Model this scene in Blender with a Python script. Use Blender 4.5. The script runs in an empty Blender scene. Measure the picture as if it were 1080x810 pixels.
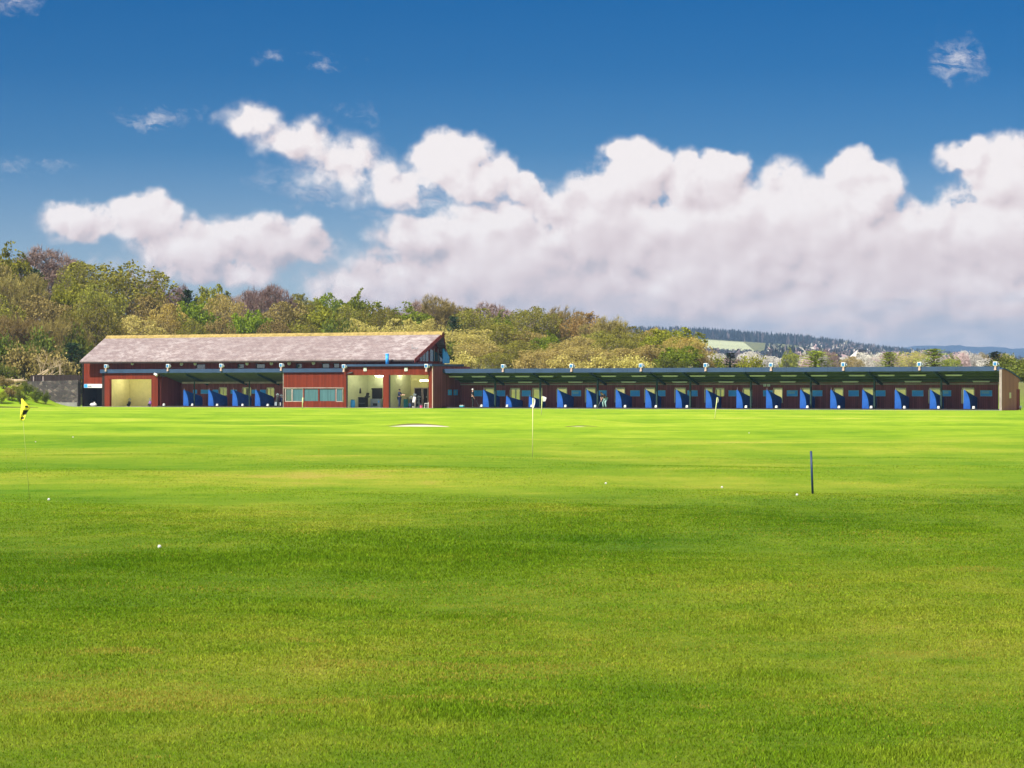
import bpy, math, random
import numpy as np
from mathutils import Vector, Matrix, Quaternion

R = math.radians
random.seed(7)
rng = np.random.default_rng(11)
scene = bpy.context.scene
col = scene.collection

# ------------------------------------------------------------------ layout
FOC, HORZ, CAMZ = 3000.0, 411.0, 1.7      # focal length in pixels of the 1080 wide picture, eye-level row, eye height
TH = R(31.5)                              # the range is turned away from the lens axis by this much
CT, ST = math.cos(TH), math.sin(TH)
DD = 257.0                                # metres to the range along the axis
dperp = DD * CT

def s_at(px, v):
    u = (px - 540) / FOC
    t = (dperp + v) / (u * ST + CT)
    return t * (u * CT - ST) + DD * ST
def W(s, v, z=0.0):
    return Vector((s * CT + v * ST, DD - s * ST + v * CT, z))
def z_at(py, s, v):
    return CAMZ + (HORZ - py) * (DD - s * ST + v * CT) / FOC
def v_at(px, s):
    u = (px - 540) / FOC
    return (u * (DD - s * ST) - s * CT) / (ST - u * CT)
def zp(py, px, v):
    return z_at(py, s_at(px, v), v)
def spot(px, py):                         # point on flat ground seen at a pixel
    t = CAMZ * FOC / (py - HORZ)
    return (px - 540) / FOC * t, t

def sstep(x, a, b):
    t = np.clip((x - a) / (b - a), 0, 1)
    return t * t * (3 - 2 * t)

BUNK = [(441, 449.3, 1.55), (606, 449.8, 1.25)]
BXY = [spot(p, q) for p, q, w in BUNK]
def terrain(x, y):
    x = np.asarray(x, float); y = np.asarray(y, float)
    s = x * CT - (y - DD) * ST
    v = x * ST + (y - DD) * CT
    A = np.interp(x, [-140, -60, -25, 0, 14, 34], [11, 9.5, 6.5, 4.2, 2.4, 0])
    z = A * sstep(v, 12, 120)
    z = z + 2.3 * sstep(v, 8.5, 16) * (1 - sstep(v, 45, 130)) * sstep(s, -52, -44) * (1 - sstep(s, 42, 52))
    # bank beside the stone wall
    z = z + 2.1 * sstep(-x, 43.8, 51) * sstep(y, 271, 285)
    # rolling turf
    env = sstep(y, 34, 60) * (1 - sstep(v, -45, -18))
    z = z + env * (0.07 * np.sin(y * 0.21 + 0.05 * x + 1.0) + 0.05 * np.sin(y * 0.47 - 0.12 * x) + 0.05 * np.sin(0.17 * x + 0.9 + 0.03 * y))
    z = z + 0.02 * np.sin(0.9 * x + 0.5 * y) * sstep(y, 5, 20) * (1 - sstep(y, 150, 200))
    for bx, by in BXY:
        z = z + (0.24 if bx < 0 else 0.36) * np.exp(-(((x - bx) / 3.6) ** 2 + ((y - by - 4.2) / 2.6) ** 2))
    # far country
    u = x / np.maximum(y, 60)
    fac = np.interp(u, [-0.6, 0.06, 0.1, 0.13, 0.17, 0.25, 0.5], [1.0, 1.0, .86, .68, .5, .38, .3])
    far = np.interp(y, [0, 330, 500, 1000, 1600, 2300, 2900, 3050, 3600, 5200, 9000], [0, 0, 1.0, 7.0, 17, 33, 55, 58, 50, 20, 0])
    return z + far * fac
def Tz(x, y):
    return float(terrain(x, y))

# ------------------------------------------------------------------ helpers
def tag(o, label=None, cat=None, group=None, kind=None):
    if label: o['label'] = label
    if cat: o['category'] = cat
    if group: o['group'] = group
    if kind: o['kind'] = kind
    return o

def thing(name, label, cat, loc=(0, 0, 0), rz=0.0, group=None):
    o = bpy.data.objects.new(name, None)
    o.empty_display_size = 0.3
    col.objects.link(o)
    o.location = loc
    o.rotation_euler = (0, 0, rz)
    return tag(o, label, cat, group)

class MB:
    def __init__(self, ox=0, oy=0, oz=0):
        self.v = []; self.f = []; self.o = (ox, oy, oz); self.smooth = False
    def poly(self, pts):
        b = len(self.v); o = self.o
        self.v += [(p[0] - o[0], p[1] - o[1], p[2] - o[2]) for p in pts]
        self.f.append(tuple(range(b, b + len(pts))))
        return self
    def hexa(self, p):      # 8 points: bottom ring 0-3 ccw, top ring 4-7
        b = len(self.v); o = self.o
        self.v += [(q[0] - o[0], q[1] - o[1], q[2] - o[2]) for q in p]
        for f in ((3, 2, 1, 0), (4, 5, 6, 7), (0, 1, 5, 4), (1, 2, 6, 5), (2, 3, 7, 6), (3, 0, 4, 7)):
            self.f.append(tuple(b + i for i in f))
        return self
    def box(self, x0, x1, y0, y1, z0, z1):
        return self.hexa([(x0, y0, z0), (x1, y0, z0), (x1, y1, z0), (x0, y1, z0), (x0, y0, z1), (x1, y0, z1), (x1, y1, z1), (x0, y1, z1)])
    def extr(self, pts, d):  # closed outline extruded along d
        n = len(pts); b = len(self.v); o = self.o
        for q in pts: self.v.append((q[0] - o[0], q[1] - o[1], q[2] - o[2]))
        for q in pts: self.v.append((q[0] + d[0] - o[0], q[1] + d[1] - o[1], q[2] + d[2] - o[2]))
        self.f.append(tuple(range(b + n - 1, b - 1, -1))); self.f.append(tuple(range(b + n, b + 2 * n)))
        for i in range(n):
            j = (i + 1) % n
            self.f.append((b + i, b + j, b + n + j, b + n + i))
        return self
    def tube(self, pts, rad, n=8, cap=True):
        pts = [Vector(p) for p in pts]
        rad = rad if isinstance(rad, (list, tuple)) else [rad] * len(pts)
        b = len(self.v); o = Vector(self.o)
        for i, p in enumerate(pts):
            d = (pts[min(i + 1, len(pts) - 1)] - pts[max(i - 1, 0)]).normalized()
            a = d.orthogonal().normalized() if abs(d.z) < .99 else Vector((1, 0, 0)).cross(d).normalized()
            c = d.cross(a)
            for k in range(n):
                w = 2 * math.pi * k / n
                q = p + (a * math.cos(w) + c * math.sin(w)) * rad[i] - o
                self.v.append(q[:])
        for i in range(len(pts) - 1):
            for k in range(n):
                k2 = (k + 1) % n
                self.f.append((b + i * n + k, b + i * n + k2, b + (i + 1) * n + k2, b + (i + 1) * n + k))
        if cap:
            self.f.append(tuple(b + k for k in range(n - 1, -1, -1)))
            m = b + (len(pts) - 1) * n
            self.f.append(tuple(m + k for k in range(n)))
        return self
    def ball(self, c, r, nu=12, nv=8, sc=(1, 1, 1)):
        b = len(self.v); o = self.o
        for j in range(nv + 1):
            ph = math.pi * j / nv
            for i in range(nu):
                a = 2 * math.pi * i / nu
                self.v.append((c[0] + r * sc[0] * math.sin(ph) * math.cos(a) - o[0], c[1] + r * sc[1] * math.sin(ph) * math.sin(a) - o[1], c[2] + r * sc[2] * math.cos(ph) - o[2]))
        for j in range(nv):
            for i in range(nu):
                i2 = (i + 1) % nu
                self.f.append((b + j * nu + i, b + (j + 1) * nu + i, b + (j + 1) * nu + i2, b + j * nu + i2))
        return self
    def build(self, name, mat, parent=None, smooth=False, bevel=0.0):
        me = bpy.data.meshes.new(name)
        me.from_pydata(self.v, [], self.f)
        me.validate()
        if smooth:
            me.polygons.foreach_set('use_smooth', [True] * len(me.polygons))
        if mat: me.materials.append(mat)
        o = bpy.data.objects.new(name, me)
        col.objects.link(o)
        if parent: o.parent = parent
        if bevel:
            b = o.modifiers.new('Bevel', 'BEVEL'); b.width = bevel; b.segments = 2; b.limit_method = 'ANGLE'
        return o

def copy_tree(o, parent=None):
    c = o.copy(); col.objects.link(c)
    if parent: c.parent = parent
    for ch in list(o.children):
        copy_tree(ch, c)
    return c

ORD = ['zeroth', 'first', 'second', 'third', 'fourth', 'fifth', 'sixth', 'seventh', 'eighth', 'ninth', 'tenth', 'eleventh', 'twelfth', 'thirteenth',
       'fourteenth', 'fifteenth', 'sixteenth', 'seventeenth', 'eighteenth', 'nineteenth', 'twentieth']

# ------------------------------------------------------------------ materials
def new_mat(name):
    m = bpy.data.materials.new(name); m.use_nodes = True
    nt = m.node_tree; nt.nodes.clear()
    return m, nt
def N(nt, t, **kw):
    n = nt.nodes.new(t)
    for k, v in kw.items():
        if k.startswith('i_'):
            key = k[2:]
            key = int(key) if key.isdigit() else key
            n.inputs[key].default_value = v
        else:
            setattr(n, k, v)
    return n
def L(nt, a, ao, b, bi):
    nt.links.new(a.outputs[ao], b.inputs[bi])
def ramp(nt, stops, interp='LINEAR'):
    n = nt.nodes.new('ShaderNodeValToRGB'); n.color_ramp.interpolation = interp
    e = n.color_ramp.elements
    while len(e) < len(stops): e.new(0.5)
    for i, (p, c) in enumerate(stops):
        e[i].position = p; e[i].color = (c[0], c[1], c[2], 1) if len(c) == 3 else c
    return n
def mixc(nt, mode='MIX', fac=None):
    n = nt.nodes.new('ShaderNodeMix'); n.data_type = 'RGBA'; n.blend_type = mode
    if fac is not None: n.inputs[0].default_value = fac
    return n      # inputs 0 fac, 6 A, 7 B ; output 2
def mth(nt, op, a=None, b=None, c=None, clamp=False):
    n = nt.nodes.new('ShaderNodeMath'); n.operation = op; n.use_clamp = clamp
    for i, q in enumerate((a, b, c)):
        if q is None: continue
        if isinstance(q, (int, float)): n.inputs[i].default_value = q
        else: nt.links.new(q, n.inputs[i])
    return n.outputs[0]

def plain(name, c, rough=0.6, metal=0.0, var=0.18, scale=3.0, bump=0.0, bscale=40, spec=0.4, stretch=(1, 1, 1), emit=None):
    m, nt = new_mat(name)
    out = N(nt, 'ShaderNodeOutputMaterial'); p = N(nt, 'ShaderNodeBsdfPrincipled')
    p.inputs['Roughness'].default_value = rough; p.inputs['Metallic'].default_value = metal
    p.inputs['Specular IOR Level'].default_value = spec
    tc = N(nt, 'ShaderNodeTexCoord'); mp = N(nt, 'ShaderNodeMapping'); mp.inputs['Scale'].default_value = stretch
    L(nt, tc, 'Object', mp, 0)
    nz = N(nt, 'ShaderNodeTexNoise', i_Scale=scale, i_Detail=6.0, i_Roughness=0.65); L(nt, mp, 0, nz, 'Vector')
    lo = [x * (1 - var) for x in c]; hi = [min(1, x * (1 + var)) for x in c]
    rp = ramp(nt, [(0.3, lo), (0.7, hi)]); L(nt, nz, 'Fac', rp, 0); L(nt, rp, 0, p, 'Base Color')
    if bump:
        n2 = N(nt, 'ShaderNodeTexNoise', i_Scale=bscale, i_Detail=4.0); L(nt, mp, 0, n2, 'Vector')
        b = N(nt, 'ShaderNodeBump', i_Strength=bump, i_Distance=0.02); L(nt, n2, 'Fac', b, 'Height'); L(nt, b, 0, p, 'Normal')
    if emit:
        p.inputs['Emission Color'].default_value = (*emit[0], 1); p.inputs['Emission Strength'].default_value = emit[1]
    L(nt, p, 0, out, 0)
    return m

def timber(name, c, board=0.16, axis=0, var=0.28):
    """vertical boards running up z; each board a slightly different stain"""
    m, nt = new_mat(name)
    out = N(nt, 'ShaderNodeOutputMaterial'); p = N(nt, 'ShaderNodeBsdfPrincipled', i_Roughness=0.75)
    p.inputs['Specular IOR Level'].default_value = 0.12
    tc = N(nt, 'ShaderNodeTexCoord'); sx = N(nt, 'ShaderNodeSeparateXYZ'); L(nt, tc, 'Object', sx, 0)
    q = mth(nt, 'ADD', sx.outputs[0], sx.outputs[1])
    bx = mth(nt, 'DIVIDE', q, board)
    fl = mth(nt, 'FLOOR', bx); fr = mth(nt, 'FRACT', bx)
    wn = N(nt, 'ShaderNodeTexWhiteNoise', noise_dimensions='1D'); nt.links.new(fl, wn.inputs['W'])
    mp = N(nt, 'ShaderNodeMapping'); mp.inputs['Scale'].default_value = (9, 9, 0.7); L(nt, tc, 'Object', mp, 0)
    nz = N(nt, 'ShaderNodeTexNoise', i_Scale=1.0, i_Detail=7.0, i_Roughness=0.7); L(nt, mp, 0, nz, 'Vector')
    nb = N(nt, 'ShaderNodeTexNoise', i_Scale=0.35, i_Detail=4.0); L(nt, tc, 'Object', nb, 'Vector')
    a = mth(nt, 'MULTIPLY_ADD', wn.outputs[0], 0.35, mth(nt, 'MULTIPLY', nz.outputs['Fac'], 0.55))
    a = mth(nt, 'MULTIPLY_ADD', nb.outputs['Fac'], 0.35, a)
    rp = ramp(nt, [(0.25, [x * (1 - var * 1.5) for x in c]), (0.6, c), (0.95, [x * (1 + var * 1.3) for x in c])])
    nt.links.new(a, rp.inputs[0])
    gap = mth(nt, 'GREATER_THAN', mth(nt, 'ABSOLUTE', mth(nt, 'SUBTRACT', fr, 0.5)), 0.46)
    mx = mixc(nt); nt.links.new(gap, mx.inputs[0]); L(nt, rp, 0, mx, 6); mx.inputs[7].default_value = (c[0] * .3, c[1] * .3, c[2] * .3, 1)
    L(nt, mx, 2, p, 'Base Color')
    b = N(nt, 'ShaderNodeBump', i_Strength=0.6, i_Distance=0.02)
    nt.links.new(mth(nt, 'SUBTRACT', nz.outputs['Fac'], gap), b.inputs['Height']); L(nt, b, 0, p, 'Normal')
    L(nt, p, 0, out, 0)
    return m

def slate():
    m, nt = new_mat('slate')
    out = N(nt, 'ShaderNodeOutputMaterial'); p = N(nt, 'ShaderNodeBsdfPrincipled', i_Roughness=0.8)
    tc = N(nt, 'ShaderNodeTexCoord')
    mp = N(nt, 'ShaderNodeMapping'); mp.inputs['Scale'].default_value = (1, 1.25, 1); L(nt, tc, 'Object', mp, 0)
    br = N(nt, 'ShaderNodeTexBrick', i_Scale=1.0); br.inputs['Brick Width'].default_value = 0.45; br.inputs['Row Height'].default_value = 0.22
    br.inputs['Mortar Size'].default_value = 0.02; br.inputs['Bias'].default_value = 0.0
    br.inputs['Color1'].default_value = (.25, .19, .187, 1); br.inputs['Color2'].default_value = (.19, .14, .142, 1); br.inputs['Mortar'].default_value = (.15, .11, .11, 1)
    L(nt, mp, 0, br, 'Vector')
    m2 = N(nt, 'ShaderNodeMapping'); m2.inputs['Rotation'].default_value = (0, 0, R(-38)); m2.inputs['Scale'].default_value = (0.8, 2.2, 1.0); L(nt, tc, 'Object', m2, 0)
    n1 = N(nt, 'ShaderNodeTexNoise', i_Scale=1.3, i_Detail=8.0, i_Roughness=0.72); L(nt, m2, 0, n1, 'Vector')
    r1 = ramp(nt, [(0.46, (0, 0, 0)), (0.62, (1, 1, 1))]); L(nt, n1, 'Fac', r1, 0)
    n2 = N(nt, 'ShaderNodeTexNoise', i_Scale=0.22, i_Detail=5.0); L(nt, tc, 'Object', n2, 'Vector')
    r2 = ramp(nt, [(0.35, (.25, .25, .25)), (0.65, (1, 1, 1))]); L(nt, n2, 'Fac', r2, 0)
    f = mth(nt, 'MULTIPLY', r1.outputs[0], r2.outputs[0]); f = mth(nt, 'MULTIPLY', f, 0.8)
    mx = mixc(nt); nt.links.new(f, mx.inputs[0]); L(nt, br, 0, mx, 6); mx.inputs[7].default_value = (.44, .39, .385, 1)
    L(nt, mx, 2, p, 'Base Color')
    b = N(nt, 'ShaderNodeBump', i_Strength=0.3, i_Distance=0.015); L(nt, br, 'Fac', b, 'Height'); b.invert = True; L(nt, b, 0, p, 'Normal')
    L(nt, p, 0, out, 0)
    return m

def stone():
    m, nt = new_mat('rubble_stone')
    out = N(nt, 'ShaderNodeOutputMaterial'); p = N(nt, 'ShaderNodeBsdfPrincipled', i_Roughness=0.9)
    tc = N(nt, 'ShaderNodeTexCoord'); mp = N(nt, 'ShaderNodeMapping'); mp.inputs['Scale'].default_value = (2.6, 2.6, 4.2); L(nt, tc, 'Object', mp, 0)
    vo = N(nt, 'ShaderNodeTexVoronoi', i_Scale=1.0); L(nt, mp, 0, vo, 'Vector')
    ve = N(nt, 'ShaderNodeTexVoronoi', feature='DISTANCE_TO_EDGE', i_Scale=1.0); L(nt, mp, 0, ve, 'Vector')
    sp = N(nt, 'ShaderNodeSeparateColor'); L(nt, vo, 'Color', sp, 0)
    rp = ramp(nt, [(0, (.035, .028, .028)), (.5, (.058, .047, .046)), (.8, (.09, .073, .066)), (1, (.17, .14, .12))]); L(nt, sp, 0, rp, 0)
    nz = N(nt, 'ShaderNodeTexNoise', i_Scale=9.0, i_Detail=6.0); L(nt, tc, 'Object', nz, 'Vector')
    m1 = mixc(nt, 'OVERLAY', 0.5); L(nt, rp, 0, m1, 6); L(nt, nz, 'Color', m1, 7)
    e = mth(nt, 'LESS_THAN', ve.outputs['Distance'], 0.05)
    m2 = mixc(nt); nt.links.new(e, m2.inputs[0]); L(nt, m1, 2, m2, 6); m2.inputs[7].default_value = (.05, .045, .04, 1)
    L(nt, m2, 2, p, 'Base Color')
    b = N(nt, 'ShaderNodeBump', i_Strength=0.9, i_Distance=0.05); L(nt, ve, 'Distance', b, 'Height'); L(nt, b, 0, p, 'Normal')
    L(nt, p, 0, out, 0)
    return m

def leafm(name, c, c2, trans=0.35):
    m, nt = new_mat(name)
    out = N(nt, 'ShaderNodeOutputMaterial')
    oi = N(nt, 'ShaderNodeObjectInfo'); ge = N(nt, 'ShaderNodeNewGeometry'); tc = N(nt, 'ShaderNodeTexCoord')
    nz = N(nt, 'ShaderNodeTexNoise', i_Scale=0.7, i_Detail=3.0); L(nt, tc, 'Object', nz, 'Vector')
    a = mth(nt, 'MULTIPLY_ADD', ge.outputs['Random Per Island'], 0.55, mth(nt, 'MULTIPLY_ADD', nz.outputs['Fac'], 0.7, -0.12))
    rp = ramp(nt, [(0.12, c), (0.88, c2)]); nt.links.new(a, rp.inputs[0])
    hs = N(nt, 'ShaderNodeHueSaturation'); L(nt, rp, 0, hs, 'Color')
    nt.links.new(mth(nt, 'MULTIPLY_ADD', oi.outputs['Random'], 0.03, 0.485), hs.inputs['Hue'])
    nt.links.new(mth(nt, 'MULTIPLY_ADD', oi.outputs['Random'], 0.4, 0.8), hs.inputs['Value'])
    d = N(nt, 'ShaderNodeBsdfDiffuse'); t = N(nt, 'ShaderNodeBsdfTranslucent'); L(nt, hs, 0, d, 0); L(nt, hs, 0, t, 0)
    mx = N(nt, 'ShaderNodeMixShader', i_0=trans); L(nt, d, 0, mx, 1); L(nt, t, 0, mx, 2); L(nt, mx, 0, out, 0)
    return m

M = {}
M['red'] = timber('red_stained_boards', (.165, .026, .011))
M['red_dark'] = timber('dark_red_boards', (.19, .042, .036))
M['maroon'] = timber('maroon_boards', (.25, .078, .078), board=0.2)
M['brown_wall'] = timber('tan_brown_boards', (.36, .165, .125), board=0.2, var=0.16)
M['darkwood'] = timber('black_stained_boards', (.035, .025, .022))
M['slate'] = slate()
M['lichen'] = plain('lichen_ridge_tiles', (.33, .24, .075), 0.9, var=0.45, scale=3.5)
M['fascia'] = plain('blue_grey_fascia', (.028, .058, .125), 0.55, var=0.2, scale=0.8)
M['soffit'] = plain('dark_green_sheeting', (.07, .092, .04), 0.6, var=0.3, scale=1.2)
M['steel_green'] = plain('dark_green_steel', (.02, .05, .045), 0.5)
M['white'] = plain('white_paint', (.78, .78, .76), 0.5, var=0.06)
M['offwhite'] = plain('offwhite_plastic', (.6, .62, .52), 0.4, var=0.08)
M['rail'] = plain('weathered_pale_timber', (.33, .27, .25), 0.8, var=0.25, scale=2)
M['frame'] = plain('pale_cream_frame', (.62, .58, .38), 0.7, var=0.12)
M['blue_canvas'] = plain('blue_canvas', (.005, .085, .40), 0.65, var=0.2, scale=3, bump=0.15, bscale=14)
M['blue_light'] = plain('blue_board', (.05, .40, .95), 0.5, var=0.15)
M['blue_pale'] = plain('pale_blue_board_strip', (.2, .5, .72), 0.5, var=0.1)
M['cyan'] = plain('turquoise_paint', (.05, .33, .42), 0.5)
M['blue_bright'] = plain('bright_blue_panel', (.04, .33, .75), 0.5, var=0.12)
M['concrete'] = plain('grey_concrete', (.24, .23, .22), 0.9, var=0.2, scale=1.5, bump=0.2)
M['mat'] = plain('dark_green_mat', (.02, .06, .03), 0.95)
M['yellow_wall'] = plain('cream_yellow_plaster', (.62, .56, .24), 0.9, var=0.08)
M['lime_wall'] = plain('pale_lime_plaster', (.60, .62, .36), 0.9, var=0.08)
M['grey_wall'] = plain('pale_grey_plaster', (.42, .41, .36), 0.9, var=0.08)
M['black'] = plain('black_plastic', (.015, .015, .017), 0.5)
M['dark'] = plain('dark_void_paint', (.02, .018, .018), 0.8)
M['pink_metal'] = plain('pinkish_bracket_metal', (.48, .34, .28), 0.6, metal=0.0)  # pinkish base colour for the lamp brackets and a corner strip
M['lens'] = plain('lamp_glass_sky_reflection', (.04, .2, .46), 0.15, spec=0.8)  # blue of the reflected sky put into the lamp glass colour
M['tube'] = plain('lit_fluorescent_tube', (.9, .9, .85), 0.4, emit=((1, .95, .82), 34.0))
M['lamp_lit'] = plain('lit_strip_lamp', (.9, .8, .5), 0.4, emit=((1, .80, .36), 9.0))
M['glass'] = None
m, nt = new_mat('window_glass'); out = N(nt, 'ShaderNodeOutputMaterial')
p = N(nt, 'ShaderNodeBsdfPrincipled', i_Roughness=0.06); p.inputs['Base Color'].default_value = (.03, .075, .085, 1); p.inputs['Specular IOR Level'].default_value = 1.0
p.inputs['IOR'].default_value = 1.9
L(nt, p, 0, out, 0); M['glass'] = m
M['opening_fill'] = plain('pane_sky_reflection', (.055, .135, .165), 0.12, spec=0.9, var=0.3, scale=1.2, stretch=(6, 6, 0.3))  # teal sky reflection put into the pane colour, streaked vertically
M['stone'] = stone()
M['bark'] = plain('bark', (.10, .07, .05), 0.95, var=0.4, scale=6, bump=0.5, bscale=12, stretch=(1, 1, .3))
M['bark_grey'] = plain('grey_bark', (.24, .19, .14), 0.95, var=0.4, scale=6, bump=0.5, bscale=12, stretch=(1, 1, .3))
M['deadwood'] = plain('bleached_dead_wood', (.42, .32, .2), 0.9, var=0.25, scale=4)
M['sand'] = plain('pale_bunker_sand', (.58, .52, .42), 0.95, var=0.1, scale=1.0, bump=0.3, bscale=3)
M['soil'] = plain('bare_soil_lip', (.10, .06, .03), 0.95, var=0.3)
M['navy'] = plain('navy_blue_paint', (.012, .035, .10), 0.45)
M['flag_yellow'] = plain('yellow_flag_cloth', (.85, .78, .06), 0.8, var=0.08)
M['flag_white'] = plain('white_flag_cloth', (.62, .60, .62), 0.8, var=0.05)
M['pole_pale'] = plain('pale_yellow_pole', (.62, .66, .30), 0.5)
M['pole_green'] = plain('pale_green_pole', (.36, .42, .10), 0.5)
M['skin'] = plain('skin', (.55, .33, .24), 0.6, var=0.06)
M['hair'] = plain('dark_hair', (.03, .02, .015), 0.7)
M['cloth_navy'] = plain('navy_cloth', (.02, .035, .10), 0.85)
M['cloth_black'] = plain('black_cloth', (.02, .02, .022), 0.85)
M['cloth_white'] = plain('white_cloth', (.78, .76, .74), 0.85)
M['cloth_teal'] = plain('pale_teal_cloth', (.35, .55, .52), 0.85)
M['ball'] = plain('white_ball', (.66, .66, .62), 0.3, var=0.03)
M['chest'] = plain('red_brown_wood', (.22, .07, .04), 0.6, var=0.3, stretch=(1, 1, 6))
M['steel'] = plain('grey_blue_steel', (.27, .32, .36), 0.45)
M['pink'] = plain('pink_plastic', (.75, .12, .25), 0.5)

LEAF = {
    'olive': leafm('olive_spring_leaves', (.155, .15, .018), (.41, .395, .07)),
    'gold': leafm('straw_gold_catkins', (.36, .30, .07), (.66, .56, .19)),
    'green': leafm('fresh_green_leaves', (.12, .165, .013), (.31, .38, .035)),
    'lime': leafm('yellow_green_leaves', (.19, .21, .015), (.42, .43, .05)),
    'bare': leafm('bare_pinkish_twigs', (.17, .11, .085), (.46, .33, .27), 0.1),
    'brown': leafm('brown_budding_twigs', (.18, .14, .04), (.44, .35, .12), 0.2),
    'rust': leafm('rusty_orange_buds', (.30, .20, .05), (.56, .42, .13)),
    'dark': leafm('dark_evergreen_needles', (.02, .04, .016), (.07, .11, .04), 0.15),
    'pine': leafm('mid_green_needles', (.16, .20, .02), (.50, .56, .09)),
    'pinkpale': leafm('pale_pink_twigs', (.46, .32, .32), (.78, .6, .58), 0.2),
    'whitepale': leafm('pale_grey_white_twigs', (.5, .47, .42), (.82, .78, .68), 0.2),
    'bush': leafm('mid_green_shrub_leaves', (.07, .09, .014), (.22, .25, .04)),
    'sprucef': leafm('blue_green_spruce', (.016, .028, .030), (.05, .062, .06), 0.1),
}

# ------------------------------------------------------------------ grass colours (shared by ground and blades)
gg = bpy.data.node_groups.new('turf_colour', 'ShaderNodeTree')
gg.interface.new_socket('Color', in_out='OUTPUT', socket_type='NodeSocketColor')
def turf_group(nt):
    go = N(nt, 'NodeGroupOutput')
    ge = N(nt, 'ShaderNodeNewGeometry'); sx = N(nt, 'ShaderNodeSeparateXYZ'); L(nt, ge, 'Position', sx, 0)
    mp = N(nt, 'ShaderNodeMapping'); mp.inputs['Scale'].default_value = (1, 1, 0); L(nt, ge, 'Position', mp, 0)
    mpy = N(nt, 'ShaderNodeMapping'); mpy.inputs['Scale'].default_value = (1, 0.45, 0); mpy.inputs['Rotation'].default_value = (0, 0, R(16)); L(nt, ge, 'Position', mpy, 0)
    big = N(nt, 'ShaderNodeTexNoise', i_Scale=0.16, i_Detail=5.0, i_Roughness=0.6); L(nt, mpy, 0, big, 'Vector')
    mid = N(nt, 'ShaderNodeTexNoise', i_Scale=1.1, i_Detail=6.0, i_Roughness=0.7); L(nt, mp, 0, mid, 'Vector')
    fin = N(nt, 'ShaderNodeTexNoise', i_Scale=14.0, i_Detail=4.0, i_Roughness=0.7); L(nt, mp, 0, fin, 'Vector')
    # rough turf near the camera, close-mown green beyond an oblique mowing line
    q = mth(nt, 'MULTIPLY_ADD', sx.outputs[0], -0.76, sx.outputs[1])
    q = mth(nt, 'ADD', q, mth(nt, 'MULTIPLY', mth(nt, 'SUBTRACT', big.outputs['Fac'], 0.5), 14.0))
    z = N(nt, 'ShaderNodeMapRange', interpolation_type='SMOOTHSTEP'); z.inputs[1].default_value = 37; z.inputs[2].default_value = 52; nt.links.new(q, z.inputs[0])
    z2 = N(nt, 'ShaderNodeMapRange', interpolation_type='SMOOTHSTEP'); z2.inputs[1].default_value = 60; z2.inputs[2].default_value = 130; nt.links.new(sx.outputs[1], z2.inputs[0])
    v = mth(nt, 'MULTIPLY_ADD', mid.outputs['Fac'], 0.45, mth(nt, 'MULTIPLY', big.outputs['Fac'], 0.75))
    v = mth(nt, 'ADD', v, mth(nt, 'MULTIPLY', fin.outputs['Fac'], 0.25))   # about .72 mean
    # diagonal mowing sweeps and older, drier growth
    q2 = mth(nt, 'MULTIPLY', mth(nt, 'SUBTRACT', sx.outputs[1], sx.outputs[0]), .7071)
    q2 = mth(nt, 'ADD', q2, mth(nt, 'MULTIPLY', mth(nt, 'SUBTRACT', big.outputs['Fac'], .5), 9.0))
    q2 = mth(nt, 'ADD', q2, mth(nt, 'MULTIPLY', mth(nt, 'SUBTRACT', mid.outputs['Fac'], .5), 3.0))
    bd = ramp(nt, [(0.0, (.40,) * 3), (.16, (.44,) * 3), (.26, (.57,) * 3), (.36, (.54,) * 3), (.46, (.36,) * 3), (.56, (.35,) * 3), (.64, (.5,) * 3), (1, (.5,) * 3)]); nt.links.new(mth(nt, 'DIVIDE', q2, 45.0), bd.inputs[0])
    v = mth(nt, 'ADD', v, mth(nt, 'MULTIPLY', mth(nt, 'SUBTRACT', bd.outputs[0], .5), .62))
    tw = N(nt, 'ShaderNodeTexNoise', i_Scale=0.5, i_Detail=6.0, i_Roughness=.7); L(nt, mpy, 0, tw, 'Vector')
    v = mth(nt, 'ADD', v, mth(nt, 'MULTIPLY', mth(nt, 'SUBTRACT', tw.outputs['Fac'], .5), .38))
    mpf = N(nt, 'ShaderNodeMapping'); mpf.inputs['Scale'].default_value = (.022, .075, 0); mpf.inputs['Rotation'].default_value = (0, 0, R(8)); L(nt, ge, 'Position', mpf, 0)
    ff = N(nt, 'ShaderNodeTexNoise', i_Scale=1.0, i_Detail=5.0, i_Roughness=.72); L(nt, mpf, 0, ff, 'Vector')
    v = mth(nt, 'ADD', v, mth(nt, 'MULTIPLY', mth(nt, 'MULTIPLY', mth(nt, 'SUBTRACT', ff.outputs['Fac'], .5), 1.35), z.outputs[0]))
    A = ramp(nt, [(0.46, (.060, .142, .004)), (0.68, (.135, .222, .010)), (0.84, (.225, .275, .022)), (0.98, (.32, .29, .05))]); nt.links.new(v, A.inputs[0])
    B = ramp(nt, [(0.45, (.095, .215, .006)), (0.72, (.18, .285, .012)), (0.9, (.29, .34, .028)), (1.0, (.37, .33, .055))]); nt.links.new(v, B.inputs[0])
    C = ramp(nt, [(0.45, (.115, .25, .006)), (0.72, (.235, .37, .013)), (0.92, (.34, .445, .03)), (1.0, (.43, .45, .06))]); nt.links.new(v, C.inputs[0])
    m1 = mixc(nt); L(nt, z, 0, m1, 0); L(nt, A, 0, m1, 6); L(nt, B, 0, m1, 7)
    m2 = mixc(nt); L(nt, z2, 0, m2, 0); L(nt, m1, 2, m2, 6); L(nt, C, 0, m2, 7)
    # far country: rough pasture, and wood floor behind the range
    z3 = N(nt, 'ShaderNodeMapRange', interpolation_type='SMOOTHSTEP'); z3.inputs[1].default_value = 262; z3.inputs[2].default_value = 274
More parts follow.
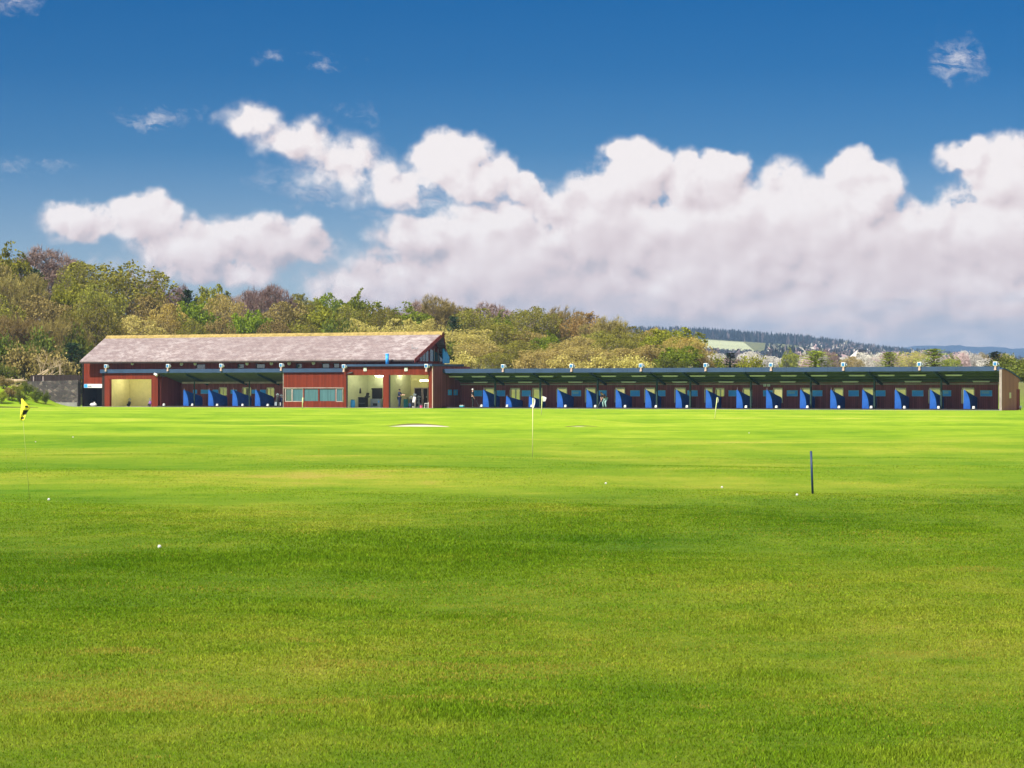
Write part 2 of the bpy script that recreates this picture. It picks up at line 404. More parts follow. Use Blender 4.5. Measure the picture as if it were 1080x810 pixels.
    d = mth(nt, 'MULTIPLY_ADD', sx.outputs[0], ST / CT * 0.98, sx.outputs[1]); nt.links.new(d, z3.inputs[0])
    F = ramp(nt, [(0.35, (.08, .095, .025)), (0.55, (.17, .175, .06)), (0.75, (.30, .27, .14))]); nt.links.new(big.outputs['Fac'], F.inputs[0])
    m3 = mixc(nt); L(nt, z3, 0, m3, 0); L(nt, m2, 2, m3, 6); L(nt, F, 0, m3, 7)
    L(nt, m3, 2, go, 0)
turf_group(gg)

m, nt = new_mat('turf'); out = N(nt, 'ShaderNodeOutputMaterial'); p = N(nt, 'ShaderNodeBsdfPrincipled', i_Roughness=0.9); p.inputs['Specular IOR Level'].default_value = 0.1
g = N(nt, 'ShaderNodeGroup'); g.node_tree = gg; L(nt, g, 0, p, 'Base Color')
ge = N(nt, 'ShaderNodeNewGeometry'); mp = N(nt, 'ShaderNodeMapping'); mp.inputs['Scale'].default_value = (1, .6, 1); L(nt, ge, 'Position', mp, 0)
n1 = N(nt, 'ShaderNodeTexNoise', i_Scale=9.0, i_Detail=8.0, i_Roughness=0.8); L(nt, mp, 0, n1, 'Vector')
b = N(nt, 'ShaderNodeBump', i_Strength=0.9, i_Distance=0.06); L(nt, n1, 'Fac', b, 'Height'); L(nt, b, 0, p, 'Normal')
L(nt, p, 0, out, 0); M['turf'] = m

def blade_mat(name, tint=None):
    m, nt = new_mat(name); out = N(nt, 'ShaderNodeOutputMaterial')
    ge = N(nt, 'ShaderNodeNewGeometry')
    if tint is None:
        g = N(nt, 'ShaderNodeGroup'); g.node_tree = gg
        hs = N(nt, 'ShaderNodeHueSaturation'); L(nt, g, 0, hs, 'Color')
        nt.links.new(mth(nt, 'MULTIPLY_ADD', ge.outputs['Random Per Island'], 1.2, 0.6), hs.inputs['Value'])
        src = hs
    else:
        src = ramp(nt, [(0, tint[0]), (1, tint[1])]); L(nt, ge, 'Random Per Island', src, 0)
    d = N(nt, 'ShaderNodeBsdfDiffuse'); t = N(nt, 'ShaderNodeBsdfTranslucent'); L(nt, src, 0, d, 0); L(nt, src, 0, t, 0)
    mx = N(nt, 'ShaderNodeMixShader', i_0=0.4); L(nt, d, 0, mx, 1); L(nt, t, 0, mx, 2); L(nt, mx, 0, out, 0)
    return m
M['blade'] = blade_mat('grass_blades')
M['blade_dry'] = blade_mat('dry_straw_blades', ((.22, .20, .022), (.44, .39, .065)))

# ------------------------------------------------------------------ ground
def geo(a, b, n): return list(np.geomspace(a, b, n))
xs = np.array([-q for q in geo(75, 4700, 26)][::-1] + list(np.arange(-74, 74.01, 0.74)) + geo(75, 4700, 26))
ys = np.array([-60, -40, -25, -14, -6] + list(np.arange(0, 300, 0.85)) + list(np.arange(300, 520, 5)) + geo(525, 6600, 44))
X, Y = np.meshgrid(xs, ys)
Z = terrain(X, Y)
nx, ny = len(xs), len(ys)
verts = np.stack([X.ravel(), Y.ravel(), Z.ravel()], 1)
idx = np.arange(nx * ny).reshape(ny, nx)
quads = np.stack([idx[:-1, :-1], idx[:-1, 1:], idx[1:, 1:], idx[1:, :-1]], -1).reshape(-1, 4)

def np_mesh(name, verts, faces, mats, mi=None, smooth=False):
    me = bpy.data.meshes.new(name)
    k = faces.shape[1]
    me.vertices.add(len(verts)); me.vertices.foreach_set('co', np.ascontiguousarray(verts, np.float32).ravel())
    me.loops.add(faces.size); me.loops.foreach_set('vertex_index', np.ascontiguousarray(faces, np.int32).ravel())
    me.polygons.add(len(faces)); me.polygons.foreach_set('loop_start', np.arange(0, faces.size, k, dtype=np.int32))
    me.polygons.foreach_set('loop_total', np.full(len(faces), k, np.int32))
    for q in mats: me.materials.append(q)
    if mi is not None: me.polygons.foreach_set('material_index', np.ascontiguousarray(mi, np.int32))
    if smooth: me.polygons.foreach_set('use_smooth', np.ones(len(faces), bool))
    me.update(calc_edges=True)
    return me
def np_obj(name, me, parent=None):
    o = bpy.data.objects.new(name, me); col.objects.link(o)
    if parent: o.parent = parent
    return o

tag(np_obj('ground', np_mesh('ground', verts, quads, [M['turf']], smooth=True)), kind='structure')

# ------------------------------------------------------------------ grass blades on the near turf
def vnoise(x, y, sc, seed):
    r = np.random.default_rng(seed); g = r.random((64, 64))
    fx, fy = x * sc, y * sc
    ix, iy = np.floor(fx).astype(int), np.floor(fy).astype(int); tx, ty = fx - ix, fy - iy
    tx = tx * tx * (3 - 2 * tx); ty = ty * ty * (3 - 2 * ty)
    a = g[ix % 64, iy % 64]; b = g[(ix + 1) % 64, iy % 64]; c = g[ix % 64, (iy + 1) % 64]; d = g[(ix + 1) % 64, (iy + 1) % 64]
    return (a * (1 - tx) + b * tx) * (1 - ty) + (c * (1 - tx) + d * tx) * ty

DRY = [(480, 700, 200, 26), (140, 730, 190, 26), (380, 745, 240, 10), (980, 690, 90, 10), (160, 798, 32, 4), (95, 741, 70, 8), (260, 741, 60, 5), (560, 694, 46, 8), (885 / 2 + 540, 765, 12, 3), (120, 690, 60, 6), (430, 706, 26, 4),
       (210, 768, 30, 4), (740, 748, 12, 3), (520, 705, 30, 5), (300, 680, 60, 6), (1030, 600, 40, 5), (150, 727, 30, 4), (620, 676, 30, 6), (1060, 516, 50, 4)]
TALL = [(440, 752, 110, 14), (100, 757, 130, 7), (480, 650, 30, 4), (420, 670, 20, 3), (870, 774, 34, 3), (940, 800, 140, 12), (420, 585, 200, 30),
        (200, 590, 130, 14), (600, 560, 120, 16), (820, 715, 60, 12), (1000, 560, 60, 10), (820, 660, 60, 10), (330, 640, 120, 12)]
def in_spots(x, y, spots):
    px = 540 + FOC * x / y; py = HORZ + FOC * CAMZ / y
    f = np.zeros_like(x)
    for a, b, rx, ry in spots:
        f = np.maximum(f, 1 - np.sqrt(((px - a) / rx) ** 2 + ((py - b) / ry) ** 2))
    return np.clip(f, 0, 1)

def blades():
    P = []
    for (y0, y1, dens) in ((9.5, 16, 6600), (16, 22, 4400), (22, 30, 2500), (30, 42, 1200), (42, 60, 380), (60, 96, 170)):
        hw0 = lambda y: 0.19 * y + 2.2
        n = int(dens * (y1 - y0) * 2 * hw0((y0 + y1) / 2))
        y = rng.uniform(y0, y1, n); x = rng.uniform(-1, 1, n) * hw0(y1)
        k = (np.abs(x) < hw0(y)) & (rng.random(n) > np.clip((y - 46) / 50, 0, 1)); P.append(np.stack([x[k], y[k]], 1))
    P = np.concatenate(P); x, y = P[:, 0], P[:, 1]; n = len(x)
    cl = vnoise(x + 50, y + 50, 1.7, 3) * 0.6 + vnoise(x + 50, y + 50, 6.0, 4) * 0.4
    tall = in_spots(x, y, TALL); dry = in_spots(x, y, DRY)
    q = y - 0.76 * x
    mown = np.clip((q - 41) / 5, 0, 1)
    h = (0.0085 + 0.0095 * cl + 0.012 * np.sqrt(tall)) * rng.uniform(0.6, 1.35, n) * (1 - 0.4 * mown)
    w = np.interp(y, [10, 16, 30, 60, 96], [.0028, .0036, .0065, .013, .02]) * rng.uniform(.7, 1.3, n)
    a = rng.uniform(0, 2 * np.pi, n); lean = rng.uniform(0.1, 0.9, n) * h
    la = rng.uniform(0, 2 * np.pi, n)
    z = terrain(x, y) - 0.002
    dx, dy = np.cos(a) * w, np.sin(a) * w
    v = np.empty((n, 3, 3))
    v[:, 0] = np.stack([x - dx, y - dy, z], 1); v[:, 1] = np.stack([x + dx, y + dy, z], 1)
    v[:, 2] = np.stack([x + np.cos(la) * lean, y + np.sin(la) * lean, z + h], 1)
    nzv = vnoise(x + 80, y + 80, 0.45, 9) * 0.65 + vnoise(x + 80, y + 80, 2.3, 10) * 0.35
    rg = vnoise(x * .6 + 40, y * 1.6 + 40, 2.6, 31) * .6 + vnoise(x + 60, y + 60, 8.0, 32) * .4
    pd = np.clip(np.minimum(dry * 3.0, 1.1) * np.clip((rg - .42) * 3.0, 0, 1), 0, .6) + 0.03 + 0.25 * np.clip((nzv - .66) * 6, 0, 1) * (y < 40)
    pd = pd * (1 - 0.8 * (tall > 0.1))
    mi = (rng.random(n) < pd).astype(np.int32)
    me = np_mesh('grass', v.reshape(-1, 3), np.arange(n * 3).reshape(n, 3), [M['blade'], M['blade_dry']], mi)
    tag(np_obj('grass', me), 'short mown grass blades over the near turf', kind='stuff')
blades()

# ------------------------------------------------------------------ far country: field, mountain, woods
def draped(name, pts_fn, nu, nv, dz, mat, kind=None, parent=None):
    V = []
    for j in range(nv + 1):
        for i in range(nu + 1):
            x, y = pts_fn(i / nu, j / nv); V.append((x, y, Tz(x, y) + dz))
    F = []
    for j in range(nv):
        for i in range(nu):
            a = j * (nu + 1) + i; F.append((a, a + 1, a + nu + 2, a + nu + 1))
    me = bpy.data.meshes.new(name); me.from_pydata(V, [], F); me.materials.append(mat)
    me.polygons.foreach_set('use_smooth', [True] * len(F))
    o = bpy.data.objects.new(name, me); col.objects.link(o)
    if parent: o.parent = parent
    if kind: o['kind'] = kind
    return o
M['field'] = plain('pale_green_pasture', (.42, .45, .24), 0.95, var=0.12, scale=0.01)
draped('field', lambda a, b: ((0.055 + a * 0.031 * (1 - 0.15 * b)) * (2330 + 480 * b), 2330 + 480 * b), 24, 16, 0.8, M['field'], 'structure')
M['mountain'] = plain('moor_haze_blue', (.015, .05, .11), 0.95, var=0.25, scale=0.002)  # blue of the distant haze put into the moor's base colour
mp_pts = [(860, 372), (900, 368), (930, 368), (965, 365.5), (1000, 364), (1035, 365.5), (1065, 367.5), (1110, 368), (1180, 371)]
def mtn():
    V = []; F = []; ry = 4500; n = 60
    for i in range(n + 1):
        px = 840 + (1220 - 840) * i / n
        py = np.interp(px, [q[0] for q in mp_pts], [q[1] for q in mp_pts]) + 0.5 * math.sin(i * 1.1) + .3 * math.sin(i * 2.7)
        h = max(2, CAMZ + (HORZ - py) * ry / FOC); x = (px - 540) / FOC * ry
        for k, (dy, hh) in enumerate(((-500, -5), (-330, .5 * h), (-130, .88 * h), (0, h), (250, .8 * h), (500, -5))):
            V.append((x + 8 * math.sin(i * 0.7 + k), ry + dy, hh))
    for i in range(n):
        for k in range(5):
            a = i * 6 + k; F.append((a, a + 6, a + 7, a + 1))
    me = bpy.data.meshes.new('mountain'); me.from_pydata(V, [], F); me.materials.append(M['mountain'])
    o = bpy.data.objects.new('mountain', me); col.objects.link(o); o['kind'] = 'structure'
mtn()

def woods():
    """thousands of far conifers and bare hardwoods: small spiky clumps, one mass"""
    V = []; F = []; MI = []
    r = random.Random(5)
    def spike(x, y, z, h, w, mi, n=5):
        for k in range(n):
            a = r.uniform(0, math.pi * 2); b = len(V)
            z0 = z + h * r.uniform(0.0, .45); ww = w * r.uniform(.6, 1.0); zt = z + h * r.uniform(.65, 1.0) if k else z + h
            cx, cy = math.cos(a) * ww, math.sin(a) * ww; j = r.uniform(-.25, .25) * w
            V.extend([(x - cx, y - cy, z0), (x + cx, y + cy, z0), (x + j, y, zt)]); F.append((b, b + 1, b + 2)); MI.append(mi)
    def puff(x, y, z, h, w, mi, n=9):
        for k in range(n):
            a = r.uniform(0, 6.28); e = r.uniform(-.2, 1.3); b = len(V)
            c = Vector((x + w * .6 * math.cos(a) * math.cos(e), y + w * .6 * math.sin(a) * math.cos(e), z + h * .45 + h * .45 * math.sin(e)))
            for _ in range(3):
                V.append((c.x + r.uniform(-.5, .5) * w, c.y + r.uniform(-.5, .5) * w, c.z + r.uniform(-.32, .32) * h))
            F.append((b, b + 1, b + 2)); MI.append(mi)
    # ridge plantation
    for i in range(3400):
        px = r.uniform(655, 1130); y = r.uniform(2920, 3130)
        x = (px - 540) / FOC * y
        spike(x, y, Tz(x, y) - 1, r.uniform(8, 14) * (0.85 if px > 900 else 1), r.uniform(2, 3.4), 0 if r.random() < .85 else 1)
    # slopes below it: mixed grey-blue hardwoods and conifers, thinning round the pale field
    for i in range(3000):
        px = r.uniform(700, 1130); y = 1350 * (2920 / 1350) ** r.random()
        x = (px - 540) / FOC * y; u = x / y
        if 2280 < y < 2840 and 0.05 < u < 0.089: continue
        if y > 2600 and px < 880 and r.random() < .8: continue
        if 1500 < y < 2320 and 700 < px < 812: continue
        dens = vnoise(np.array([x / 60.0 + 100]), np.array([y / 160.0 + 100]), 1.0, 21)[0]
        if dens < 0.36: continue
        if r.random() < .45:
            spike(x, y, Tz(x, y) - 1, r.uniform(6, 13), r.uniform(2, 3.2), 0)
        else:
            puff(x, y, Tz(x, y) - 1, r.uniform(6, 11), r.uniform(3, 5.5), r.choice((1, 1, 1, 0, 1, 2, 3)))
    # hedge line under the field
    for i in range(420):
        y = r.uniform(2120, 2180); px = r.uniform(700, 815); x = (px - 540) / FOC * y
        puff(x, y, Tz(x, y) - 1, r.uniform(3, 5.5), 3.4, 0 if r.random() < .6 else 1, 6)
    me = np_mesh('distant_woods', np.array(V), np.array(F), [LEAF['sprucef'], leafm('grey_violet_far_twigs', (.09, .075, .085), (.22, .18, .18), .1), LEAF['pinkpale'], LEAF['whitepale']], np.array(MI))
    tag(np_obj('distant_woods', me), 'far blue-grey woods covering the ridge beyond the fields', kind='stuff')
woods()

# ------------------------------------------------------------------ trees
class Skel:
    def __init__(self, seed):
        self.r = random.Random(seed); self.b = MB(); self.tips = []
    def limb(self, p, d, ln, rad, lev, maxlev, n, up=0.12, wob=0.22, sides=5):
        r = self.r; k = 4 if lev < 2 else 3
        pts = [p.copy()]; rads = [rad]; q = p.copy(); dd = d.copy()
        for i in range(k):
            dd = (dd + Vector((r.gauss(0, wob), r.gauss(0, wob), r.gauss(0, wob * .7) + up))).normalized()
            q = q + dd * (ln / k); pts.append(q.copy()); rads.append(max(.012, rad * (1 - .75 * (i + 1) / k)))
        self.b.tube(pts, rads, n=sides if lev < 2 else 3, cap=False)
        if lev >= maxlev:
            self.tips.append((pts[-1], dd)); self.tips.append(((pts[-2] + pts[-1]) * .5, dd)); return
        for c in range(n[lev]):
            f = 0.3 + 0.7 * (c + r.random() * .7) / n[lev]; f = min(f, .99)
            seg = f * k; i = int(seg); t = seg - i
            base = pts[i].lerp(pts[i + 1], t)
            ax = Vector((r.gauss(0, 1), r.gauss(0, 1), r.gauss(0, 1))).normalized()
            perp = dd.cross(ax).normalized()
            nd = (dd * r.uniform(.45, .8) + perp * r.uniform(.6, 1.0)).normalized()
            self.limb(base, nd, ln * r.uniform(.48, .68), max(.014, rads[i] * .55), lev + 1, maxlev, n, up, wob, sides)
def leaf_cards(centres, per, spread, size, seed, elong=1.0, droop=0.0):
    r = np.random.default_rng(seed)
    C = np.repeat(np.array([c[:] for c in centres]), per, 0)
    n = len(C)
    C = C + r.normal(0, spread, (n, 3)) * np.array([1, 1, .8])
    a = r.normal(0, 1, (n, 3)); a /= np.linalg.norm(a, axis=1)[:, None]
    b = np.cross(a, r.normal(0, 1, (n, 3))); b /= np.linalg.norm(b, axis=1)[:, None]
    s = (size * r.uniform(.55, 1.35, n))[:, None]
    V = np.stack([C - a * s * .5 * elong, C + b * s * .35, C + a * s * .5 * elong, C - b * s * .35], 1).reshape(-1, 3)
    return V, np.arange(n * 4).reshape(n, 4)

PROTO = {}
def proto_tree(key, seed, h, style):
    """returns a thing with trunk and crown meshes, 10 m class; PROTO stores (trunk mesh, crown mesh, h, width)"""
    sk = Skel(seed); r = sk.r
    if style in ('dense', 'bud', 'bare'):
        th = h * (.3 if style != 'bare' else .28)
        pts = [Vector((0, 0, -.6))]; 
        for i in range(1, 5): pts.append(Vector((r.uniform(-.12, .12) * i * .5, r.uniform(-.12, .12) * i * .5, th * i / 4)))
        r0 = h * .026
        sk.b.tube(pts, [r0 * 1.25, r0, r0 * .9, r0 * .85, r0 * .8], n=7, cap=False)
        nl = {'dense': 9, 'bud': 10, 'bare': 11}[style]
        for i in range(nl):
            f = i / nl; a = i * 2.4 + r.uniform(-.4, .4)
            lean = .35 + .75 * (1 - f) if i else .1
            d = Vector((math.cos(a) * lean, math.sin(a) * lean, .9 - .45 * (1 - f))).normalized()
            base = pts[3].lerp(pts[4], r.random()) if f > .3 else pts[2].lerp(pts[4], r.random())
            ln = h * r.uniform(.42, .54) * (1.05 if f > .6 else (.85 if i else .62))
            if style == 'bare': n, ml = [5, 4, 4], 3
            elif style == 'bud': n, ml = [4, 4, 3], 3
            else: n, ml = [4, 4], 2
            sk.limb(base, d, ln, r0 * .5, 0, ml, n, up=.10 if f > .4 else .04, wob=.2)
    tips = sk.tips
    if style == 'dense':
        V, F = leaf_cards([t[0] for t in tips], 26, .46, .32, seed)
    elif style == 'bud':
        V, F = leaf_cards([t[0] for t in tips], 8, .34, .23, seed)
    elif style == 'bare':
        C = np.array([t[0][:] for t in tips]); D = np.array([t[1][:] for t in tips]); rr = np.random.default_rng(seed)
        C = np.repeat(C, 6, 0); D = np.repeat(D, 6, 0); n = len(C)
        D = D + rr.normal(0, .55, (n, 3)) + np.array([0, 0, .15]); D /= np.linalg.norm(D, axis=1)[:, None]
        ln = rr.uniform(.4, .95, n)[:, None]; wv = np.cross(D, rr.normal(0, 1, (n, 3))); wv /= np.linalg.norm(wv, axis=1)[:, None]
        V = np.stack([C - wv * .022, C + wv * .022, C + D * ln + wv * .008, C + D * ln - wv * .008], 1).reshape(-1, 3); F = np.arange(n * 4).reshape(n, 4)
    V = np.array(V)
    Rx = np.percentile(np.abs(V[:, :2]), 88); z1 = np.percentile(V[:, 2], 93); z0 = np.percentile(V[:, 2], 3); cz = z0 + (z1 - z0) * .45
    def tame(P):
        P = np.array(P, float); c = np.array([0, 0, cz]); d = P - c
        rad = np.where(d[:, 2:3] > 0, np.array([[Rx * 1.1, Rx * 1.1, z1 - cz]]), np.array([[Rx * 1.1, Rx * 1.1, (cz - z0) * 1.6]]))
        un = d / (np.linalg.norm(d, axis=1)[:, None] + 1e-6)
        lump = 1 + .13 * np.sin(un[:, :1] * 4.1 + seed) * np.sin(un[:, 1:2] * 4.7 + seed * 1.7) + .10 * np.sin(un[:, 2:3] * 6.3 + un[:, :1] * 5 + seed * 2.3) + .06 * np.sin(un[:, :1] * 11 + un[:, 1:2] * 9 + seed)
        rad = rad * lump
        e = np.sqrt(((d / rad) ** 2).sum(1)); lim = .72 + .48 * np.tanh(np.maximum(e - .72, 0) / .6)
        k = np.where(e > .72, lim / np.maximum(e, 1e-6), 1.0); k = np.where(P[:, 2] < z0 * .6, 1.0, k)
        return c + d * k[:, None]
    q4 = V.reshape(-1, 4, 3); ctr = q4.mean(1); V = (q4 + (tame(ctr) - ctr)[:, None, :]).reshape(-1, 3)
    sk.b.v = [tuple(p) for p in tame(sk.b.v)]
    w = np.percentile(np.abs(V[:, :2]), 97) * 2
    hh = np.percentile(V[:, 2], 99.3)
    tm = bpy.data.meshes.new('trunk'); tm.from_pydata(sk.b.v, [], sk.b.f); tm.materials.append(M['bark']); tm.polygons.foreach_set('use_smooth', [True] * len(tm.polygons))
    cm = np_mesh('crown', V, F, [LEAF['olive']])
    PROTO[key] = (tm, cm, hh, w)

def proto_conifer(key, seed, h=11, r0=2.3, dens=1.0, roundness=0.0):
    r = random.Random(seed); b = MB()
    b.tube([(0, 0, -.5), (0, 0, h * .5), (0, 0, h * .97)], [h * .02, h * .012, .02], n=6, cap=False)
    V = []; F = []
    nw = int(26 * dens)
    for i in range(nw):
        f = i / (nw - 1); z = h * (.1 + .88 * f)
        rad = r0 * ((1 - f) ** (.85 - .45 * roundness) + .06) * r.uniform(.75, 1.15)
        for k in range(9):
            a = r.uniform(0, 6.283); ln = rad * r.uniform(.6, 1.1)
            d = Vector((math.cos(a), math.sin(a), -.22 + .5 * f + .25 * roundness)).normalized(); side = Vector((-math.sin(a), math.cos(a), 0))
            b.tube([(0, 0, z), tuple(Vector((0, 0, z)) + d * ln * .8)], [.03, .01], n=3, cap=False)
            for q in range(7):
                t = (q + r.random()) / 7; c = Vector((0, 0, z)) + d * ln * t
                sz = r.uniform(.22, .5) * (1.15 - t * .5)
                e = (side * r.choice((-1, 1)) * r.uniform(.5, 1) + d * r.uniform(.3, .9) + Vector((0, 0, r.uniform(-.5, .25 + .5 * roundness)))).normalized()
                wv = e.cross(Vector((r.gauss(0, 1), r.gauss(0, 1), r.gauss(0, 1)))).normalized() * sz * .3
                n = len(V); V += [tuple(c - wv * .5), tuple(c + e * sz * .5 + wv), tuple(c + e * sz * 1.2), tuple(c + e * sz * .5 - wv)]
                F.append((n, n + 1, n + 2, n + 3))
    V = np.array(V)
    tm = bpy.data.meshes.new('trunk'); tm.from_pydata(b.v, [], b.f); tm.materials.append(M['bark'])
    cm = np_mesh('crown', V, np.array(F), [LEAF['dark']])
    PROTO[key] = (tm, cm, h, np.percentile(np.abs(V[:, :2]), 98) * 2)

def proto_bush(key, seed, h=3.0, w=4.4):
    r = random.Random(seed); sk = Skel(seed)
    for i in range(14):
        a = i * 2.4; d = Vector((math.cos(a) * .8, math.sin(a) * .8, r.uniform(.5, 1.2))).normalized()
        sk.limb(Vector((r.uniform(-.4, .4), r.uniform(-.4, .4), -.1)), d, r.uniform(1.5, 2.3), .05, 0, 2, [3, 3], up=.1)
    V, F = leaf_cards([t[0] for t in sk.tips], 14, .28, .22, seed)
    tm = bpy.data.meshes.new('trunk'); tm.from_pydata(sk.b.v, [], sk.b.f); tm.materials.append(M['bark'])
    PROTO[key] = (tm, np_mesh('crown', V, F, [LEAF['bush']]), np.percentile(V[:, 2], 99), np.percentile(np.abs(V[:, :2]), 97) * 2)

for i in range(3): proto_tree('dense%d' % i, 20 + i, 10, 'dense')
for i in range(4): proto_tree('bud%d' % i, 40 + i, 10, 'bud')
for i in range(3): proto_tree('bare%d' % i, 60 + i, 10, 'bare')
proto_conifer('conifer0', 80); proto_conifer('conifer1', 81, r0=3.4, dens=1.1, roundness=1.0)
for i in range(2): proto_bush('bush%d' % i, 90 + i)

LOOK = {'olive': ('bud', 'bark_grey', 'olive budding tree'), 'gold': ('bud', 'bark_grey', 'straw gold spring tree'), 'green': ('dense', 'bark', 'fresh green leafy tree'),
        'lime': ('dense', 'bark', 'yellow green leafy tree'), 'bare': ('bare', 'bark_grey', 'bare pinkish twiggy tree'), 'brown': ('bare', 'bark', 'brown budding tree'),
        'rust': ('bud', 'bark_grey', 'rusty orange budding tree'), 'dark': ('conifer', 'bark', 'dark evergreen tree'), 'pine': ('conifer', 'bark', 'bright green pine'),
        'pinkpale': ('bud', 'bark_grey', 'pale pink hazy tree'), 'whitepale': ('bud', 'bark_grey', 'pale whitish hazy tree'), 'bush': ('bush', 'bark', 'dark green shrub'),
        'brownbud': ('bud', 'bark', 'brown olive budding tree'), 'goldbush': ('bush', 'bark_grey', 'straw gold shrub'), 'limebush': ('bush', 'bark_grey', 'bright yellow green shrub'),
        'brownbush': ('bush', 'bark', 'brown twiggy shrub')}
LM = {'brownbud': 'brown', 'goldbush': 'gold', 'limebush': 'lime', 'brownbush': 'brown'}
NAMES = {'bush': 'shrub', 'conifer': 'conifer_tree', 'bare': 'bare_tree', 'bud': 'budding_tree', 'dense': 'leafy_tree'}
tree_log = []
tr = random.Random(77)
def plant(px, top, wpx, t, kind, where, variant=None, sink=0.0):
    """a tree standing at depth t whose top shows at row top and whose crown is wpx wide"""
    x = (px - 540) / FOC * t; z0 = Tz(x, t) - sink
    h = max(1.2, CAMZ + (HORZ - top) * t / FOC - z0); w = wpx * t / FOC
    style, bark, look = LOOK[kind]
    opts = [k for k in PROTO if k.startswith(style)]
    key = style + str(variant) if variant is not None else tr.choice(opts)
    tm, cm, ph, pw = PROTO[key]
    root = thing(NAMES[style], None, 'shrub' if style == 'bush' else 'tree', (x, t, z0), tr.uniform(0, 6.28))
    sx = w / pw; sz = h / ph
    root.scale = (sx, sx * tr.uniform(.9, 1.1), sz)
    a = bpy.data.objects.new('trunk', tm); b = bpy.data.objects.new('crown', cm)
    for o, mt in ((a, M[bark]), (b, LEAF[LM.get(kind, kind)])):
        col.objects.link(o); o.parent = root
        o.material_slots[0].link = 'OBJECT'; o.material_slots[0].material = mt
    tree_log.append([root, look, where, px, top])
    return root

SKY = [(-40, 262), (0, 263), (20, 262), (45, 264), (70, 272), (85, 278), (100, 279), (140, 282), (160, 295), (185, 304), (220, 303), (235, 308), (260, 309), (290, 303), (310, 311),
       (340, 313), (370, 319), (385, 312), (400, 324), (420, 326), (445, 320), (460, 314), (470, 321), (500, 326), (520, 321), (545, 329), (560, 326), (580, 324), (600, 327), (620, 330),
       (640, 336), (660, 345), (670, 351), (690, 347), (705, 348), (720, 356), (732, 368)]
def sky(px): return float(np.interp(px, [q[0] for q in SKY], [q[1] for q in SKY]))
BACK, MIDR, LOW = 'on the skyline', 'mid-wood', 'low down'
